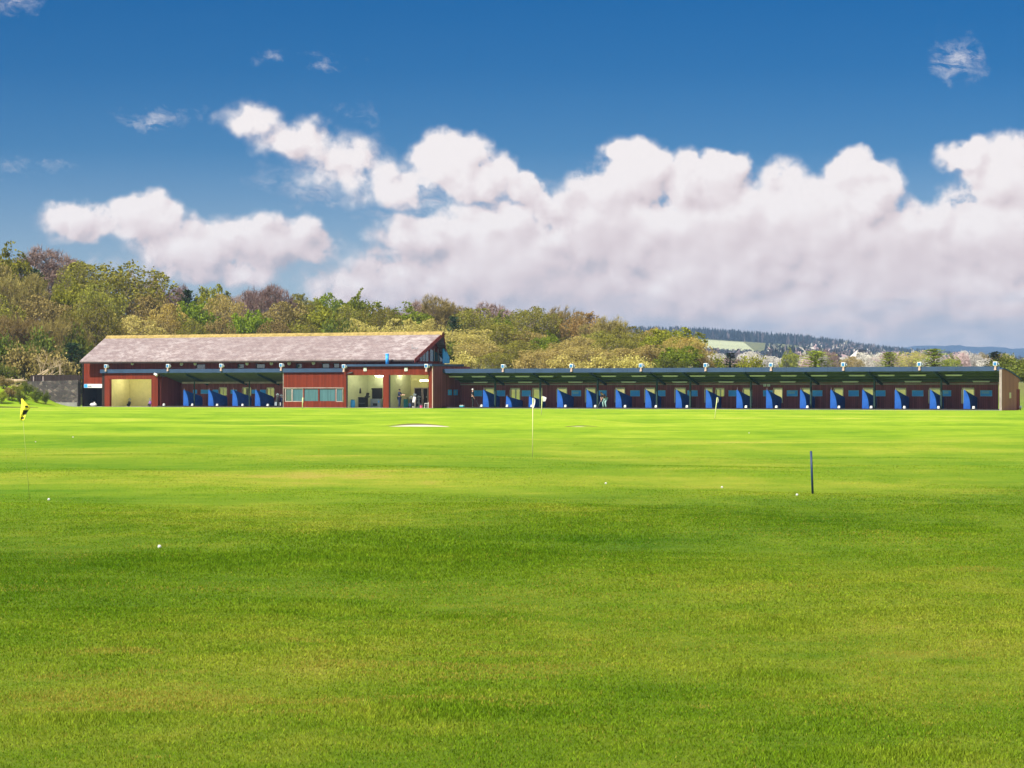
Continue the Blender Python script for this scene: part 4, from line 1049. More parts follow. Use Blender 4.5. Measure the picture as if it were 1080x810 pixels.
# ------------------------------------------------------------------ blue bay dividers
def divider_proto():
    r = thing('bay_divider', None, 'bay divider', (0, 0, 0), RZ)
    n = 14; outl = [(0, .02, .02)]
    Ld = 2.75
    outl += [(0, Ld, .02), (0, Ld, .92)]
    for i in range(n + 1):
        t = 1 - i / n
        v = .02 + (Ld - .25) * t
        z = 1.12 + .66 * (1 - t) ** 1.2 + (.03 * math.sin(t * 3))
        outl.append((0, v, z))
    MB().extr(outl, (.06, 0, 0)).build('side_panel', M['blue_canvas'], r)
    # front wing: a tapering sail leaning out to the bay, broad at the foot
    w = MB(); m = 10
    L_, R_ = [], []
    for i in range(m + 1):
        t = i / m; z = .02 + 1.74 * t
        wd = .40 * (1 - t ** 3.0) + .12
        L_.append((-.02 + .02 * t, -.03 - .02 * math.sin(t * 3.1), z)); R_.append((-.02 + wd, -.03 + .10 * (1 - t), z))
    w.extr(L_ + R_[::-1], (0, .045, 0)); w.build('front_wing', M['blue_canvas'], r)
    MB().box(-.04, .12, .08, Ld + .04, .0, .016).build('foot', M['black'], r)
    MB().tube([(.03, .06, 1.7), (.03, .06, 2.0)], .012, 6).build('marker_rod', M['rail'], r)
    return r
DVR = [509.7, 534, 558, 588, 618.7, 649.7, 681, 713, 744.7, 777, 808.3, 844, 876, 909.6, 944, 981, 1016.5]
dproto = divider_proto()
first = True
def put_divider(px, label, group, low=False):
    global first
    o = dproto if first else copy_tree(dproto); first = False
    s = s_at(px, .25); o.location = W(s, .25, .05); o['label'] = label; o['group'] = group; o.scale = (1.1, 1.06, .92)
    if low: o.scale = (1.1, 1.06, .6)
    return o
for i, px in enumerate(DVR):
    lab = f'{ORD[i + 1]} blue canvas bay divider from the gabled building, in the long shelter'
    if i in (1, 2): lab = ('lower', 'lowest-standing')[i - 1] + ' blue canvas bay divider, ' + ORD[i + 1] + ' from the gabled building'
    put_divider(px, lab, 'blue dividers in the long range shelter', low=i in (1, 2))
for i, px in enumerate((193.7, 220, 245.5, 269.3)):
    put_divider(px, f'{ORD[i + 1]} blue bay divider from the cream room, under the slate-roofed building', 'blue dividers in the clubhouse bays')

# white marker blocks at the front of the bays
mk = None
def put_marker(px, label, group):
    global mk
    if mk is None:
        mk = thing('bay_marker', None, 'bay marker', (0, 0, 0), RZ)
        MB().hexa([(-.11, -.1, 0), (.11, -.1, 0), (.11, .1, 0), (-.11, .1, 0), (-.09, -.06, .2), (.09, -.06, .2), (.09, .06, .2), (-.09, .06, .2)]).build('block', M['white'], mk, bevel=.02)
        MB().box(-.05, .05, -.092, -.075, .06, .14).build('face_plate', M['steel'], mk)
        o = mk
    else: o = copy_tree(mk)
    o.location = W(s_at(px, -.05), -.05, .14); o['label'] = label; o['group'] = group
    return o
MK = [508, 535, 561, 596.5, 628, 659.5, 692, 724.7, 787, 819, 851.7, 885, 919, 954, 990, 1027]
for i, px in enumerate(MK):
    put_marker(px, f'small white marker block on the front kerb, {ORD[i + 1]} from the gabled building', 'white bay markers of the long shelter')
for i, px in enumerate((173, 203, 229.2, 256, 282.6)):
    put_marker(px, f'small white marker block under the slate-roofed building, {ORD[i + 1]} from the cream room', 'white bay markers of the clubhouse bays')
kb = thing('bay_kerb', 'low dark kerb board along the front of the range bays', 'kerb', W(SR, -.2, 0), RZ)
MB().box(sA - SR + .02, sZ - SR - .04, -.09, .29, 0.032, .12).build('board', M['dark'], kb)
kb = thing('bay_kerb', 'low dark kerb board along the front of the clubhouse bays', 'kerb', W((s_b + sR) / 2, -.2, 0), RZ)
hl = (sR - s_b) / 2; MB().box(-hl + .05, hl - .08, -.09, .29, 0.032, .14).build('board', M['darkwood'], kb)

# ------------------------------------------------------------------ notice boards
nb = None
def put_board(p0, p1, y0, y1, v, label, group, mat=None):
    a0, a1 = s_at(p0, v), s_at(p1, v); z0, z1 = z_at(y1, a0, v), z_at(y0, a0, v)
    o = local_thing('notice_board', label, 'notice board', (a0 + a1) / 2, v, z0, group)
    h = (a1 - a0) / 2; H = z1 - z0; e = .035
    MB().box(-h + e, h - e, -.03, -.003, e, H - e).build('board', mat or M['blue_light'], o)
    f = MB(); f.box(-h, h, -.045, -.003, 0, e); f.box(-h, h, -.045, -.003, H - e, H); f.box(-h, -h + e, -.045, -.003, e, H - e); f.box(h - e, h, -.045, -.003, e, H - e); f.build('frame', M['blue_pale'], o)
    return o
NBR = [(500, 509), (524, 533), (550.5, 560), (603, 613), (630.8, 640), (664.8, 675), (693.5, 702), (725, 736), (768.5, 779), (805, 815.5), (830, 841.5), (857, 867.5), (895, 906), (923.3, 934), (962, 974), (994, 1003.3), (1034, 1046.5)]
for i, (p0, p1) in enumerate(NBR):
    o = put_board(p0, p1, 411.6, 418, vK - .003, f'{ORD[i + 1]} blue notice board from the gabled building, on the shelter back wall', 'blue notice boards in the long shelter')
    if i in (10, 15, 16, 3):
        h = (s_at(p1, vK) - s_at(p0, vK)) / 2
        MB().box(-h + .12, h - .25, -.037, -.031, .22, .42).build('paper', M['blue_pale'], o)
# boards on the side wall of the twin rooms
for (p0, p1, lab) in ((472.3, 476.3, 'blue board on the dark side wall, the one nearer the front post'), (478.3, 482.6, 'blue board on the dark side wall, the one nearer the corner')):
    v0, v1 = v_at(p0, sTr), v_at(p1, sTr); z0, z1 = z_at(416.8, sTr, v0), z_at(411, sTr, v0)
    o = local_thing('notice_board', lab, 'notice board', sTr, (v0 + v1) / 2, z0)
    h = (v1 - v0) / 2; MB().box(.006, .035, -h, h, 0, z1 - z0).build('board', M['blue_light'], o); MB().box(.036, .04, -h * .6, h * .2, .1, z1 - z0 - .1).build('paper', M['blue_pale'], o)
for i, (p0, p1) in enumerate(((203.8, 208), (212, 221), (224.5, 230.5), (243.5, 250), (265.5, 271), (274.5, 280.5))):
    put_board(p0, p1, 411, 415.3, vB - .003, f'{ORD[i + 1]} blue notice board from the cream room, in the dark clubhouse bays', 'notice boards in the clubhouse bays')
put_board(180.5, 184, 409, 415, vB - .003, 'small dark grey board on the bay wall next to the cream room', None, M['steel'])

# ------------------------------------------------------------------ batten lights under the shelter roof
bl = None
def put_batten(s, v, z, label, group, ln=1.5, mat=None, ang=0.0, tall=.07):
    o = local_thing('batten_light', label, 'batten light', s, v, z, group)
    MB().box(-ln / 2, ln / 2, -.07, .07, 0, .05).build('housing', M['offwhite'], o)
    MB().box(-ln / 2 + .05, ln / 2 - .05, -.05, .05, -tall, -.003).build('diffuser', mat or M['offwhite'], o)
    o.rotation_euler.z += ang
    return o
def zroof(v): return zF0 + .12 + (zK - zF0 - .12) * (v + .05) / (vK + .35)
R1 = [481, 505, 530, 551, 576, 600, 642, 674, 707, 736, 767, 799, 832, 864, 904, 935, 968, 1006]
R2 = [507, 554, 607, 663, 717, 766, 831, 897, 963, 1035]
for i, px in enumerate(R1):
    put_batten(s_at(px, .75), .75, zroof(.75) - .2, f'{ORD[i + 1]} batten light from the gabled building, front row under the shelter roof', 'front row of batten lights')
for i, px in enumerate(R2):
    put_batten(s_at(px, 2.45), 2.45, zroof(2.45) - .2, f'{ORD[i + 1]} batten light from the gabled building, back row under the shelter roof', 'back row of batten lights')

# ------------------------------------------------------------------ floodlights
fl0 = None
def put_flood(px, pyt, v, zbase, label, group):
    global fl0
    if fl0 is None:
        r = thing('floodlight', None, 'floodlight', (0, 0, 0), RZ)
        MB().hexa([(-.12, -.16, 0), (.12, -.16, 0), (.12, .02, 0), (-.12, .02, 0), (-.07, -.12, .42), (.10, -.12, .42), (.10, .0, .42), (-.07, .0, .42)]).build('bracket', M['pink_metal'], r)
        hd = MB(); hd.box(-.26, .2, -.1, .22, .42, .86); hd.build('housing', M['white'], r, bevel=.03)
        MB().box(-.19, .13, -.125, -.101, .48, .80).build('lens', M['lens'], r)
        MB().tube([(.2, .05, .62), (.34, .02, .60)], [.13, .15], 10).build('side_lamp', M['navy'], r)
        MB().tube([(.34, .02, .60), (.37, .02, .60)], [.15, .12], 10).build('side_lens', M['white'], r)
        fl0 = r; o = r
    else: o = copy_tree(fl0)
    o.location = W(s_at(px, v), v, zbase); o['label'] = label; o.scale = (.8, .8, .8)
    if group: o['group'] = group
    return o
for i, px in enumerate((530.8, 603, 676.3, 744.5, 813.5, 889.8, 970, 1050)):
    put_flood(px, 0, -.16, zF0 + .08, f'{ORD[i + 1]} blue and white floodlight along the shelter roof edge from the gable', 'floodlights on the shelter roof')
for i, px in enumerate((112, 177.3, 233.5, 296.8)):
    put_flood(px, 0, -.34, zt_ - .2, f'{ORD[i + 1]} floodlight along the red building canopy from the stone wall', 'floodlights on the clubhouse canopy')
o = put_flood(363, 0, -2.06, zTf - .5, 'white floodlight at the window-side corner of the twin rooms', 'floodlights of the twin rooms')
o = put_flood(450, 0, -2.06, zTf - .5, 'white floodlight on the gable-side corner of the twin rooms', 'floodlights of the twin rooms')

# round bulkhead lamps under the slate eave
bk = None
for i, (px, py) in enumerate(((140, 383.3), (191.8, 384), (206.3, 383.6), (261, 383.5), (286.6, 383.4), (305.3, 383.4), (331, 383))):
    s = s_at(px, vUw)
    if bk is None:
        bk = local_thing('bulkhead_lamp', None, 'wall lamp', s, vUw)
        a = MB(); a.tube([(0, -.003, 0), (0, -.10, 0)], [.17, .17], 14); a.build('body', M['white'], bk)
        MB().ball((0, -.10, 0), .11, 12, 8, (1, .5, 1)).build('glass', M['offwhite'], bk, True)
        o = bk
    else: o = copy_tree(bk)
    o.location = W(s, vUw, z_at(py, s, vUw)); o['label'] = f'{ORD[i + 1]} round white bulkhead lamp under the slate eave from the stone wall'; o['group'] = 'bulkhead lamps under the eave'
# white square plates on the twin room header and camera
for (px, lab) in ((385.4, 'white square lamp plate over the window-side twin room'), (428.5, 'white square lamp plate over the gable-side twin room')):
    s = s_at(px, vT); z = z_at(389.6, s, vT)
    o = local_thing('wall_plate', lab, 'wall lamp', s, vT, z, 'white plates over the twin rooms')
    MB().box(-.17, .17, -.07, -.003, -.17, .17).build('plate', M['white'], o, bevel=.02); MB().box(-.1, .1, -.09, -.073, -.1, .1).build('cover', M['offwhite'], o)
s = s_at(370.5, vT); o = local_thing('security_camera', 'small dark security camera on the red header of the twin rooms', 'camera', s, vT, z_at(393.6, s, vT))
MB().tube([(-.25, -.2, -.05), (.22, -.12, .06)], .08, 8).build('body', M['black'], o); MB().box(-.03, .03, -.15, -.003, .06, .12).build('bracket', M['black'], o)
s = s_at(165.5, -.1); o = local_thing('security_lamp', 'white spot lamp at the top of the red post by the dark bays', 'wall lamp', s, -.12, z_at(395.2, s, 0))
MB().tube([(-.16, -.16, .08), (.2, -.2, -.06)], [.11, .13], 10).build('body', M['white'], o); MB().box(-.05, .05, -.08, .0, -.02, .06).build('bracket', M['white'], o)

# sign by the stone wall
a0, a1 = s_at(88.8, 1.25), s_at(109, 1.25); z0 = zs0; z1 = zs1
o = local_thing('wall_sign', 'white sign strip with a blue mark over the dark store opening', 'sign', (a0 + a1) / 2, 1.25, z0)
h = (a1 - a0) / 2; H = z1 - z0
MB().box(-h, h, -.03, .02, 0, H).build('board', M['white'], o)
MB().box(-h + .02, -h + .46, -.036, -.031, .02, H - .02).build('emblem', M['blue_bright'], o)
lt = MB()
for k_ in range(5): lt.box(-h + .52 + k_ * .1, -h + .58 + k_ * .1, -.036, -.031, .06, .06 + (.18 if k_ % 2 else .12))
lt.build('lettering', M['navy'], o)

# ------------------------------------------------------------------ room contents
def at(px, v): return s_at(px, v), v
# tubes in the cream room
for (p, lab) in ((135.5, 'lit tube light on the cream room ceiling, nearer the stone wall'), (157, 'lit tube light on the cream room ceiling, nearer the dark bays')):
    s = s_at(p, 1.5)
    o = local_thing('tube_light', lab, 'tube light', s, 1.5, zh + .1)
    MB().box(-.06, .06, -.9, .9, .05, .12).build('housing', M['white'], o); MB().tube([(0, -.85, 0), (0, .85, 0)], .035, 8).build('tube', M['tube'], o)
s = s_at(400.5, 1.2); o = local_thing('tube_light', 'lit tube light on the ceiling of the window-side twin room', 'tube light', s, 1.3, zTh - .08)
MB().box(-.6, .6, -.06, .06, .05, .12).build('housing', M['white'], o); MB().tube([(-.55, 0, 0), (.55, 0, 0)], .035, 8).build('tube', M['tube'], o)
for (p_, v_, lb_) in ((427, .2, 'added tube light, unseen behind the header, brightening the gable-side twin room'), (381, -.6, 'added tube light, unseen behind the header, brightening the window-side twin room')):
    s = s_at(p_, v_); o = local_thing('tube_light', lb_, 'tube light', s, v_, zTh + .12)  # extra tubes out of sight above the header, added to brighten both rooms
    MB().box(-.6, .6, -.06, .06, .05, .12).build('housing', M['white'], o); MB().tube([(-.55, 0, 0), (.55, 0, 0)], .035, 8).build('tube', M['tube'], o)
s = s_at(446.5, 1.7); o = local_thing('strip_lamp', 'bright yellow strip lamp on the back wall of the gable-side twin room', 'wall lamp', s, 1.9, z_at(402.5, s, 1.9))
MB().box(-.5, .45, -.03, .08, 0, .18).build('housing', M['white'], o); MB().box(-.47, .42, -.06, -.033, .02, .16).build('diffuser', M['lamp_lit'], o)

def golf_bag(px, v, label, m1, m2, h=.95, group=None, z=.03):
    s = s_at(px, v); o = local_thing('golf_bag', label, 'golf bag', s, v, z, group)
    MB().tube([(0, 0, 0), (.02, 0, h * .5), (.08, .02, h)], [.15, .16, .14], 12).build('body', m1, o, True)
    MB().box(-.13, .14, -.2, -.13, h * .15, h * .5).build('pocket', m2, o, bevel=.02)
    for k_ in range(5):
        a = k_ * 1.3; p0_ = Vector((.08 + .07 * math.cos(a), .02 + .07 * math.sin(a), h - .1)); p1_ = p0_ + Vector((.05 * math.cos(a), .05 * math.sin(a), .3 + .05 * (k_ % 3)))
        c = MB(); c.tube([p0_, p1_], .012, 5); c.box(p1_.x - .05, p1_.x + .05, p1_.y - .02, p1_.y + .02, p1_.z - .03, p1_.z + .03); c.build('club', M['steel'], o)
    return o
golf_bag(121.3, 2.2, 'blue golf bag against the cream room wall', M['blue_light'], M['black'], .8)
golf_bag(136, 2.4, 'small black golf bag on the cream room floor', M['black'], M['black'], .5)
golf_bag(158, 1.6, 'violet golf bag behind the post of the cream room', plain('violet_cloth', (.16, .08, .3)), M['black'], .55)
s = s_at(126.8, 2.6); o = local_thing('wooden_chest', 'red brown wooden chest of shelves in the cream room', 'chest', s, 2.6, .03)
MB().box(-.55, .5, -.25, .3, 0, .75).build('carcass', M['chest'], o, bevel=.02)
for k_ in range(2): MB().box(-.5 + k_ * .5, -.05 + k_ * .5, -.27, -.253, .08, .68).build('door', M['red_dark'], o)
s = s_at(98.5, 1.9); o = local_thing('sack', 'white sack slumped in the dark store opening', 'sack', s, 1.9, .03)
MB().ball((0, 0, .17), .32, 14, 10, (1.3, .8, .55)).build('bag', M['cloth_white'], o, True); MB().tube([(.1, 0, .3), (.16, 0, .42)], [.05, .09], 8).build('neck', M['cloth_white'], o)
s = s_at(95, 2.4); o = local_thing('golf_buggy', 'dark tarpaulin covered trolley behind the white sack', 'trolley', s, 2.5, .03)
MB().hexa([(-.3, -.3, .2), (.5, -.3, .2), (.5, .3, .2), (-.3, .3, .2), (-.2, -.25, .9), (.2, -.25, .8), (.2, .25, .8), (-.2, .25, .9)]).build('cover', M['black'], o, bevel=.05)
for q in (-.25, .4): MB().tube([(q, -.32, .12), (q, -.25, .12)], .12, 12).build('wheel', M['black'], o)

# window-side twin room
vb = 1.98
def wall_box(name, cat, label, p0, p1, y0, y1, v, d, mat, parts=()):
    a0, a1 = s_at(p0, v), s_at(p1, v); z0, z1 = z_at(y1, a0, v), z_at(y0, a0, v)
    o = local_thing(name, label, cat, (a0 + a1) / 2, v, z0); h = (a1 - a0) / 2
    MB().box(-h, h, -d, -.004, 0, z1 - z0).build('body', mat, o, bevel=.01)
    return o, h, z1 - z0
o, h, H = wall_box('wall_screen', 'screen', 'black screen on the pale wall of the window-side twin room', 369.6, 374, 409.3, 415.6, -.2, .08, M['black'])
MB().box(-h + .03, h - .03, -.088, -.081, .03, H - .03).build('display', M['glass'], o)
for (p, lab) in ((376.4, 'dark coat hanging beside the wall screen, nearer one'), (380, 'dark coat hanging beside the wall screen, farther one')):
    s = s_at(p, .3); o = local_thing('hanging_coat', lab, 'coat', s, .3, z_at(415, s, .3)); MB().hexa([(-.1, -.05, 0), (.1, -.05, 0), (.1, .05, 0), (-.1, .05, 0), (-.05, -.03, .5), (.05, -.03, .5), (.05, .03, .5), (-.05, .03, .5)]).build('cloth', M['cloth_black'], o, bevel=.02); MB().tube([(0, 0, .5), (0, .0, .56)], .02, 6).build('hook', M['steel'], o)
s = s_at(380, .5); o = local_thing('counter', 'long black counter in the window-side twin room', 'counter', s, .6, .03)
MB().box(-.75, .7, -.3, .3, .9, .96).build('worktop', M['black'], o); MB().box(-.68, .64, -.25, .25, .03, .897).build('cabinet', M['dark'], o); MB().box(-.68, .64, -.26, -.253, .4, .42).build('groove', M['steel'], o)
s = s_at(372.5, -.6); o = local_thing('ball_barrel', 'blue barrel at the front of the window-side twin room', 'barrel', s, -.7, .03)
MB().tube([(0, 0, 0), (0, 0, .2), (0, 0, .45), (0, 0, .7)], [.2, .24, .24, .2], 14).build('drum', M['blue_light'], o, True); MB().tube([(0, 0, .7), (0, 0, .74)], .21, 14).build('lid', M['navy'], o)
s = s_at(385.5, .2); o = local_thing('till', 'dark till with a tilted screen on the black counter', 'till', s, .5, .993); MB().box(-.2, .2, -.15, .15, 0, .1).build('base', M['black'], o); MB().hexa([(-.16, -.05, .1), (.16, -.05, .1), (.16, 0, .1), (-.16, 0, .1), (-.16, .08, .42), (.16, .08, .42), (.16, .13, .42), (-.16, .13, .42)]).build('screen', M['black'], o)
a0, a1 = s_at(392.8, vb), s_at(403.3, vb)
o = local_thing('doorway_shutter', 'dark shutter on the back wall of the window-side twin room', 'shutter', (a0 + a1) / 2, vb, z_at(420.5, a0, vb)); h = (a1 - a0) / 2
MB().box(-h, h, -.06, -.004, 0, z_at(410, a0, vb) - z_at(420.5, a0, vb)).build('opening_fill', M['dark'], o); MB().box(-h - .05, h + .05, -.1, -.063, z_at(410, a0, vb) - z_at(420.5, a0, vb) - .08, z_at(410, a0, vb) - z_at(420.5, a0, vb) + .06).build('box', M['darkwood'], o)
s = s_at(398, 1.4); o = local_thing('ball_dispenser', 'grey blue steel ball dispenser under the dark shutter', 'dispenser', s, 1.4, .03)
MB().box(-.6, .55, -.3, .3, 0, .82).build('body', M['steel'], o, bevel=.02); MB().box(-.3, .2, -.32, -.302, .15, .4).build('hatch', M['black'], o); MB().box(.3, .42, -.315, -.302, .45, .65).build('coin_plate', M['blue_light'], o)

# gable-side twin room
for (p0, p1, lab) in ((438, 445, 'wide dark brown door in the gable-side twin room'), (447, 451.2, 'narrow dark brown door beside the red post of the twin room')):
    a0, a1 = s_at(p0, vb), s_at(p1, vb); o = local_thing('door', lab, 'door', (a0 + a1) / 2, vb, .03); h = (a1 - a0) / 2; H = z_at(409.7, a0, vb) - .03
    MB().box(-h, h, -.05, -.004, 0, H).build('leaf', M['darkwood'], o); f = MB(); f.box(-h - .08, -h - .002, -.07, -.004, 0, H); f.box(h + .002, h + .08, -.07, -.004, 0, H); f.box(-h - .08, h + .08, -.07, -.004, H + .002, H + .08); f.build('frame', M['rail'], o)
    MB().box(h - .14, h - .06, -.09, -.053, .95, 1.05).build('handle', M['steel'], o)
o, h, H = wall_box('white_board', 'notice board', 'pale framed board on the back wall behind the standing man', 424.5, 433, 408.5, 417, vb, .03, M['lime_wall'])
fb = MB(); fb.box(-h - .03, h + .03, -.05, -.004, H, H + .04); fb.box(-h - .03, -h, -.05, -.004, 0, H); fb.build('frame', M['rail'], o)
s = s_at(426, .9); o = local_thing('club_rack', 'turquoise display rack behind the standing man', 'rack', s, 1.0, .03)
MB().box(-.25, .25, -.2, .2, 0, .78).build('cabinet', M['cyan'], o); MB().box(-.28, .28, -.23, .23, .783, .83).build('top', M['rail'], o)
s = s_at(430.5, 1.3); o = local_thing('display_stand', 'olive green panel stand beside the turquoise rack', 'stand', s, 1.3, .03)
MB().box(-.22, .22, -.04, .04, .1, .95).build('panel', plain('olive_paint', (.3, .32, .15)), o); MB().box(-.25, .25, -.15, .15, 0, .098).build('foot', M['black'], o)
golf_bag(436.5, -.4, 'white and black golf bag in front of the brown doors', M['cloth_white'], M['black'], 1.0)
golf_bag(433.3, .0, 'black golf bag next to the white and black one', M['black'], M['navy'], .8)
golf_bag(441, .8, 'grey golf bag leaning before the wide brown door', M['steel'], M['black'], .8)
golf_bag(417, .2, 'grey violet golf bag standing behind the man', M['steel'], M['cloth_navy'], 1.0)
s = s_at(444.3, -.6); o = local_thing('ball_basket', 'pink ball basket on the floor of the twin room', 'basket', s, -.6, .03)
MB().tube([(0, 0, 0), (0, 0, .22)], [.11, .15], 12).build('bucket', M['pink'], o); MB().tube([(-.14, 0, .2), (-.1, 0, .34), (.1, 0, .34), (.14, 0, .2)], .01, 6).build('handle', M['steel'], o)
s = s_at(450.6, -1.3); o = local_thing('plastic_chair', 'white plastic chair by the outer red post of the twin rooms', 'chair', s, -1.2, .03)
MB().box(-.22, .22, -.22, .22, .40, .44).build('seat', M['white'], o); MB().hexa([(.18, -.22, .44), (.22, -.22, .44), (.22, .22, .44), (.18, .22, .44), (.28, -.2, .85), (.31, -.2, .85), (.31, .2, .85), (.28, .2, .85)]).build('backrest', M['white'], o)
for q in ((-.19, -.19), (.19, -.19), (-.19, .19), (.19, .19)): MB().tube([(q[0], q[1], .40), (q[0] * 1.15, q[1] * 1.15, 0)], [.025, .02], 6).build('leg', M['white'], o)

# bags in bays
golf_bag(292, 1.2, 'dark golf bag at the red panel end of the clubhouse bays', M['cloth_black'], M['steel'], 1.0)
golf_bag(296, 1.6, 'navy golf bag tucked in the last clubhouse bay corner', M['cloth_navy'], M['white'], .9)
s = s_at(487.5, .4); o = local_thing('tee_box', 'turquoise box on the floor of the first shelter bay', 'box', s, .4, .05); MB().box(-.2, .2, -.15, .15, 0, .2).build('body', M['cyan'], o, bevel=.02); MB().box(-.21, .21, -.16, .16, .203, .24).build('lid', M['white'], o)
for i, px in enumerate((813.5,)):
    for k_, dx in enumerate((-2.1, 2.0)):
        s = s_at(px - 4.6 + dx, vK - .1); o = local_thing('emergency_light', ('white lamp box on the rail beside the tenth notice board, paired one nearer the gable', 'white lamp box on the rail above the tenth notice board, farther from the gable')[k_], 'wall lamp', s, vK - .1, z_at(407.6, s, vK))
        MB().box(-.13, .13, -.08, -.003, 0, .22).build('body', M['white'], o); MB().box(-.1, .1, -.09, -.083, .03, .19).build('lens', M['offwhite'], o)
s = s_at(1077, 2.5)
v_ = v_at(1076.3, sZ1 + .25); o = local_thing('outdoor_lamp', 'small white ball lamp at the foot of the end wall', 'lamp', sZ1 + .25, v_, .0); MB().tube([(0, 0, 0), (0, 0, .16)], .04, 8).build('stem', M['black'], o); MB().ball((0, 0, .25), .12).build('globe', M['white'], o, True)

# ------------------------------------------------------------------ stone wall with its dark fence, bank, logs
sw0, sw1 = s_at(29, .6), sX - .18
o = local_thing('stone_wall', 'grey rubble stone wall beside the red building', 'wall', (sw0 + sw1) / 2, .6)
c0 = (sw0 + sw1) / 2
b = MB(c0, .6, 0); b.hexa([(sw0, .6, -.3), (sw1, .6, -.3), (sw1, 1.0, -.3), (sw0, 1.0, -.3), (sw0, .6, z_at(402.2, sw0, .6)), (sw1, .6, z_at(401, sw1, .6)), (sw1, 1.0, z_at(401, sw1, .6)), (sw0, 1.0, z_at(402.2, sw0, .6))])
b.build('masonry', M['stone'], o)
MB(c0, .6, 0).box(s_at(42, .4), sw1 + .02, .42, .597, -.1, z_at(424.4, sw1, .5)).build('plinth', M['concrete'], o)
o = local_thing('board_fence', 'dark board fence on top of the stone wall', 'fence', c0, 1.0)
zf0 = z_at(402.2, sw0, .6)
for k_ in range(9):
    a0 = sw0 + (sw1 - sw0) * k_ / 9; a1 = sw0 + (sw1 - sw0) * (k_ + 1) / 9 - .01
    MB(c0, 1.0, 0).box(a0, a1, 1.004, 1.06, 2.0, z_at(395.5 - .25 * (k_ % 2), a0, 1)).build('board_panel', M['darkwood'], o)
for p in (34, 44):
    s = s_at(p, .75); MB(c0, 1.0, 0).box(s - .06, s + .06, .94, 1.0, 2.4, z_at(397, s, .75)).build('post', M['rail'], o)
lr = random.Random(3)
for i, (px, py, ln, ang, lab) in enumerate(((10, 401, 1.7, .15, 'pale log lying along the top of the grass bank'), (20, 407, 1.8, -.1, 'pale log lowest on the bank beside the stone wall end'), (22, 401.5, 1.3, .3, 'short pale log against the end of the stone wall'), (4, 406, 1.2, -.4, 'stubby grey log at the picture edge on the bank'))):
    t = 285; x = (px - 540) / FOC * t; z = max(Tz(x, t) + .1, CAMZ + (HORZ - py) * t / FOC - .05)
    t2 = t
    o = thing('log', lab, 'log', (x, t2, z), ang, 'logs on the bank')
    MB().tube([(-ln / 2, 0, 0), (0, .05, .03), (ln / 2, 0, 0)], [.17, .19, .14], 9).build('bole', M['deadwood'], o, True); MB().tube([(.1, 0, .1), (.3, -.1, .35)], [.06, .04], 6).build('stub', M['deadwood'], o)
x0_, x1_ = (-30 - 540) / FOC * 272, (42 - 540) / FOC * 272  # dark strip built in place of the shadow line under the bank
o = thing('bank_shadow_strip', 'dark low strip standing in for the shadow line along the foot of the grass bank', 'shadow strip', ((x0_ + x1_) / 2, 271, Tz((x0_ + x1_) / 2, 271)))
hw_ = (x1_ - x0_) / 2; MB().hexa([(-hw_, -.05, -.2), (hw_, -.05, -.2), (hw_, .05, -.2), (-hw_, .05, -.2), (-hw_, -.05, .16), (hw_, -.05, .03), (hw_, .05, .03), (-hw_, .05, .16)]).build('board', M['dark'], o)
t = 290; x = (63.3 - 540) / FOC * t; z0 = Tz(x, t)
o = thing('marker_post', 'pale thin post standing behind the stone wall fence', 'post', (x, t, z0)); hh = CAMZ + (HORZ - 384.5) * t / FOC - z0
MB().box(-.07, .07, -.07, .07, -.2, hh).build('shaft', M['deadwood'], o); MB().box(-.09, .09, -.09, .09, hh + .002, hh + .05).build('cap', M['deadwood'], o)
dead = Skel(123)
for k_ in range(9):
    dead.limb(Vector((lr.uniform(-.6, .6), 0, 0)), Vector((lr.uniform(.2, 1), lr.uniform(-.3, .3), lr.uniform(.3, .9))).normalized(), lr.uniform(1.6, 2.6), .07, 0, 2, [3, 2], up=.0)
t = 293; x = (47 - 540) / FOC * t
o = thing('brush_pile', 'heap of bleached fallen branches behind the dark fence', 'branches', (x, t, CAMZ + (HORZ - 397) * t / FOC)); dead.b.build('branches', M['deadwood'], o)
MB().tube([(-1.2, 0, -.2), (0, .1, .5), (1.6, 0, 1.2)], [.12, .1, .05], 7).build('fallen_limb', M['deadwood'], o)

# ------------------------------------------------------------------ markers, flags, balls, bunkers
x, t = spot(857.2, 520); z0 = Tz(x, t)
o = thing('marker_post', 'slim navy blue marker post standing alone on the turf', 'post', (x, t, z0)); hh = 44.5 * t / FOC
sh = MB(); sh.tube([(0, 0, -.05), (-.028, 0, hh)], .019, 10); sh.build('shaft', M['navy'], o, True); MB().ball((-.028, 0, hh), .019, 10, 6, (1, 1, .6)).build('cap', M['navy'], o, True)

def flagstick(px, py, ptop, pyt, label, flag, group, rad=.009, pole=None):
    x, t = spot(px, py); z0 = Tz(x, t)
    o = thing('flagstick', label, 'flagstick', (x, t, z0), 0, group)
    h = CAMZ + (HORZ - pyt) * t / FOC - z0; dx = (ptop - px) * t / FOC
    MB().tube([(0, 0, -.05), (dx * .5, 0, h * .5), (dx, 0, h)], rad, 8).build('pole', pole or M['pole_pale'], o, True)
    flag(o, dx, h, t / FOC)
    return o
def cloth(name, pts_uv, mat, parent, dx, h, k, th=.006, wave=.35):
    """flag cut from an outline in pixels relative to the pole top, gently folded in depth"""
    V = []; F = []; n = len(pts_uv)
    me = MB()
    P = [(dx + a * k, wave * k * 2.2 * math.sin(a * .7 + b_ * .35), h - b_ * k) for a, b_ in pts_uv]
    me.extr(P, (0, th, 0))
    return me.build(name, mat, parent)
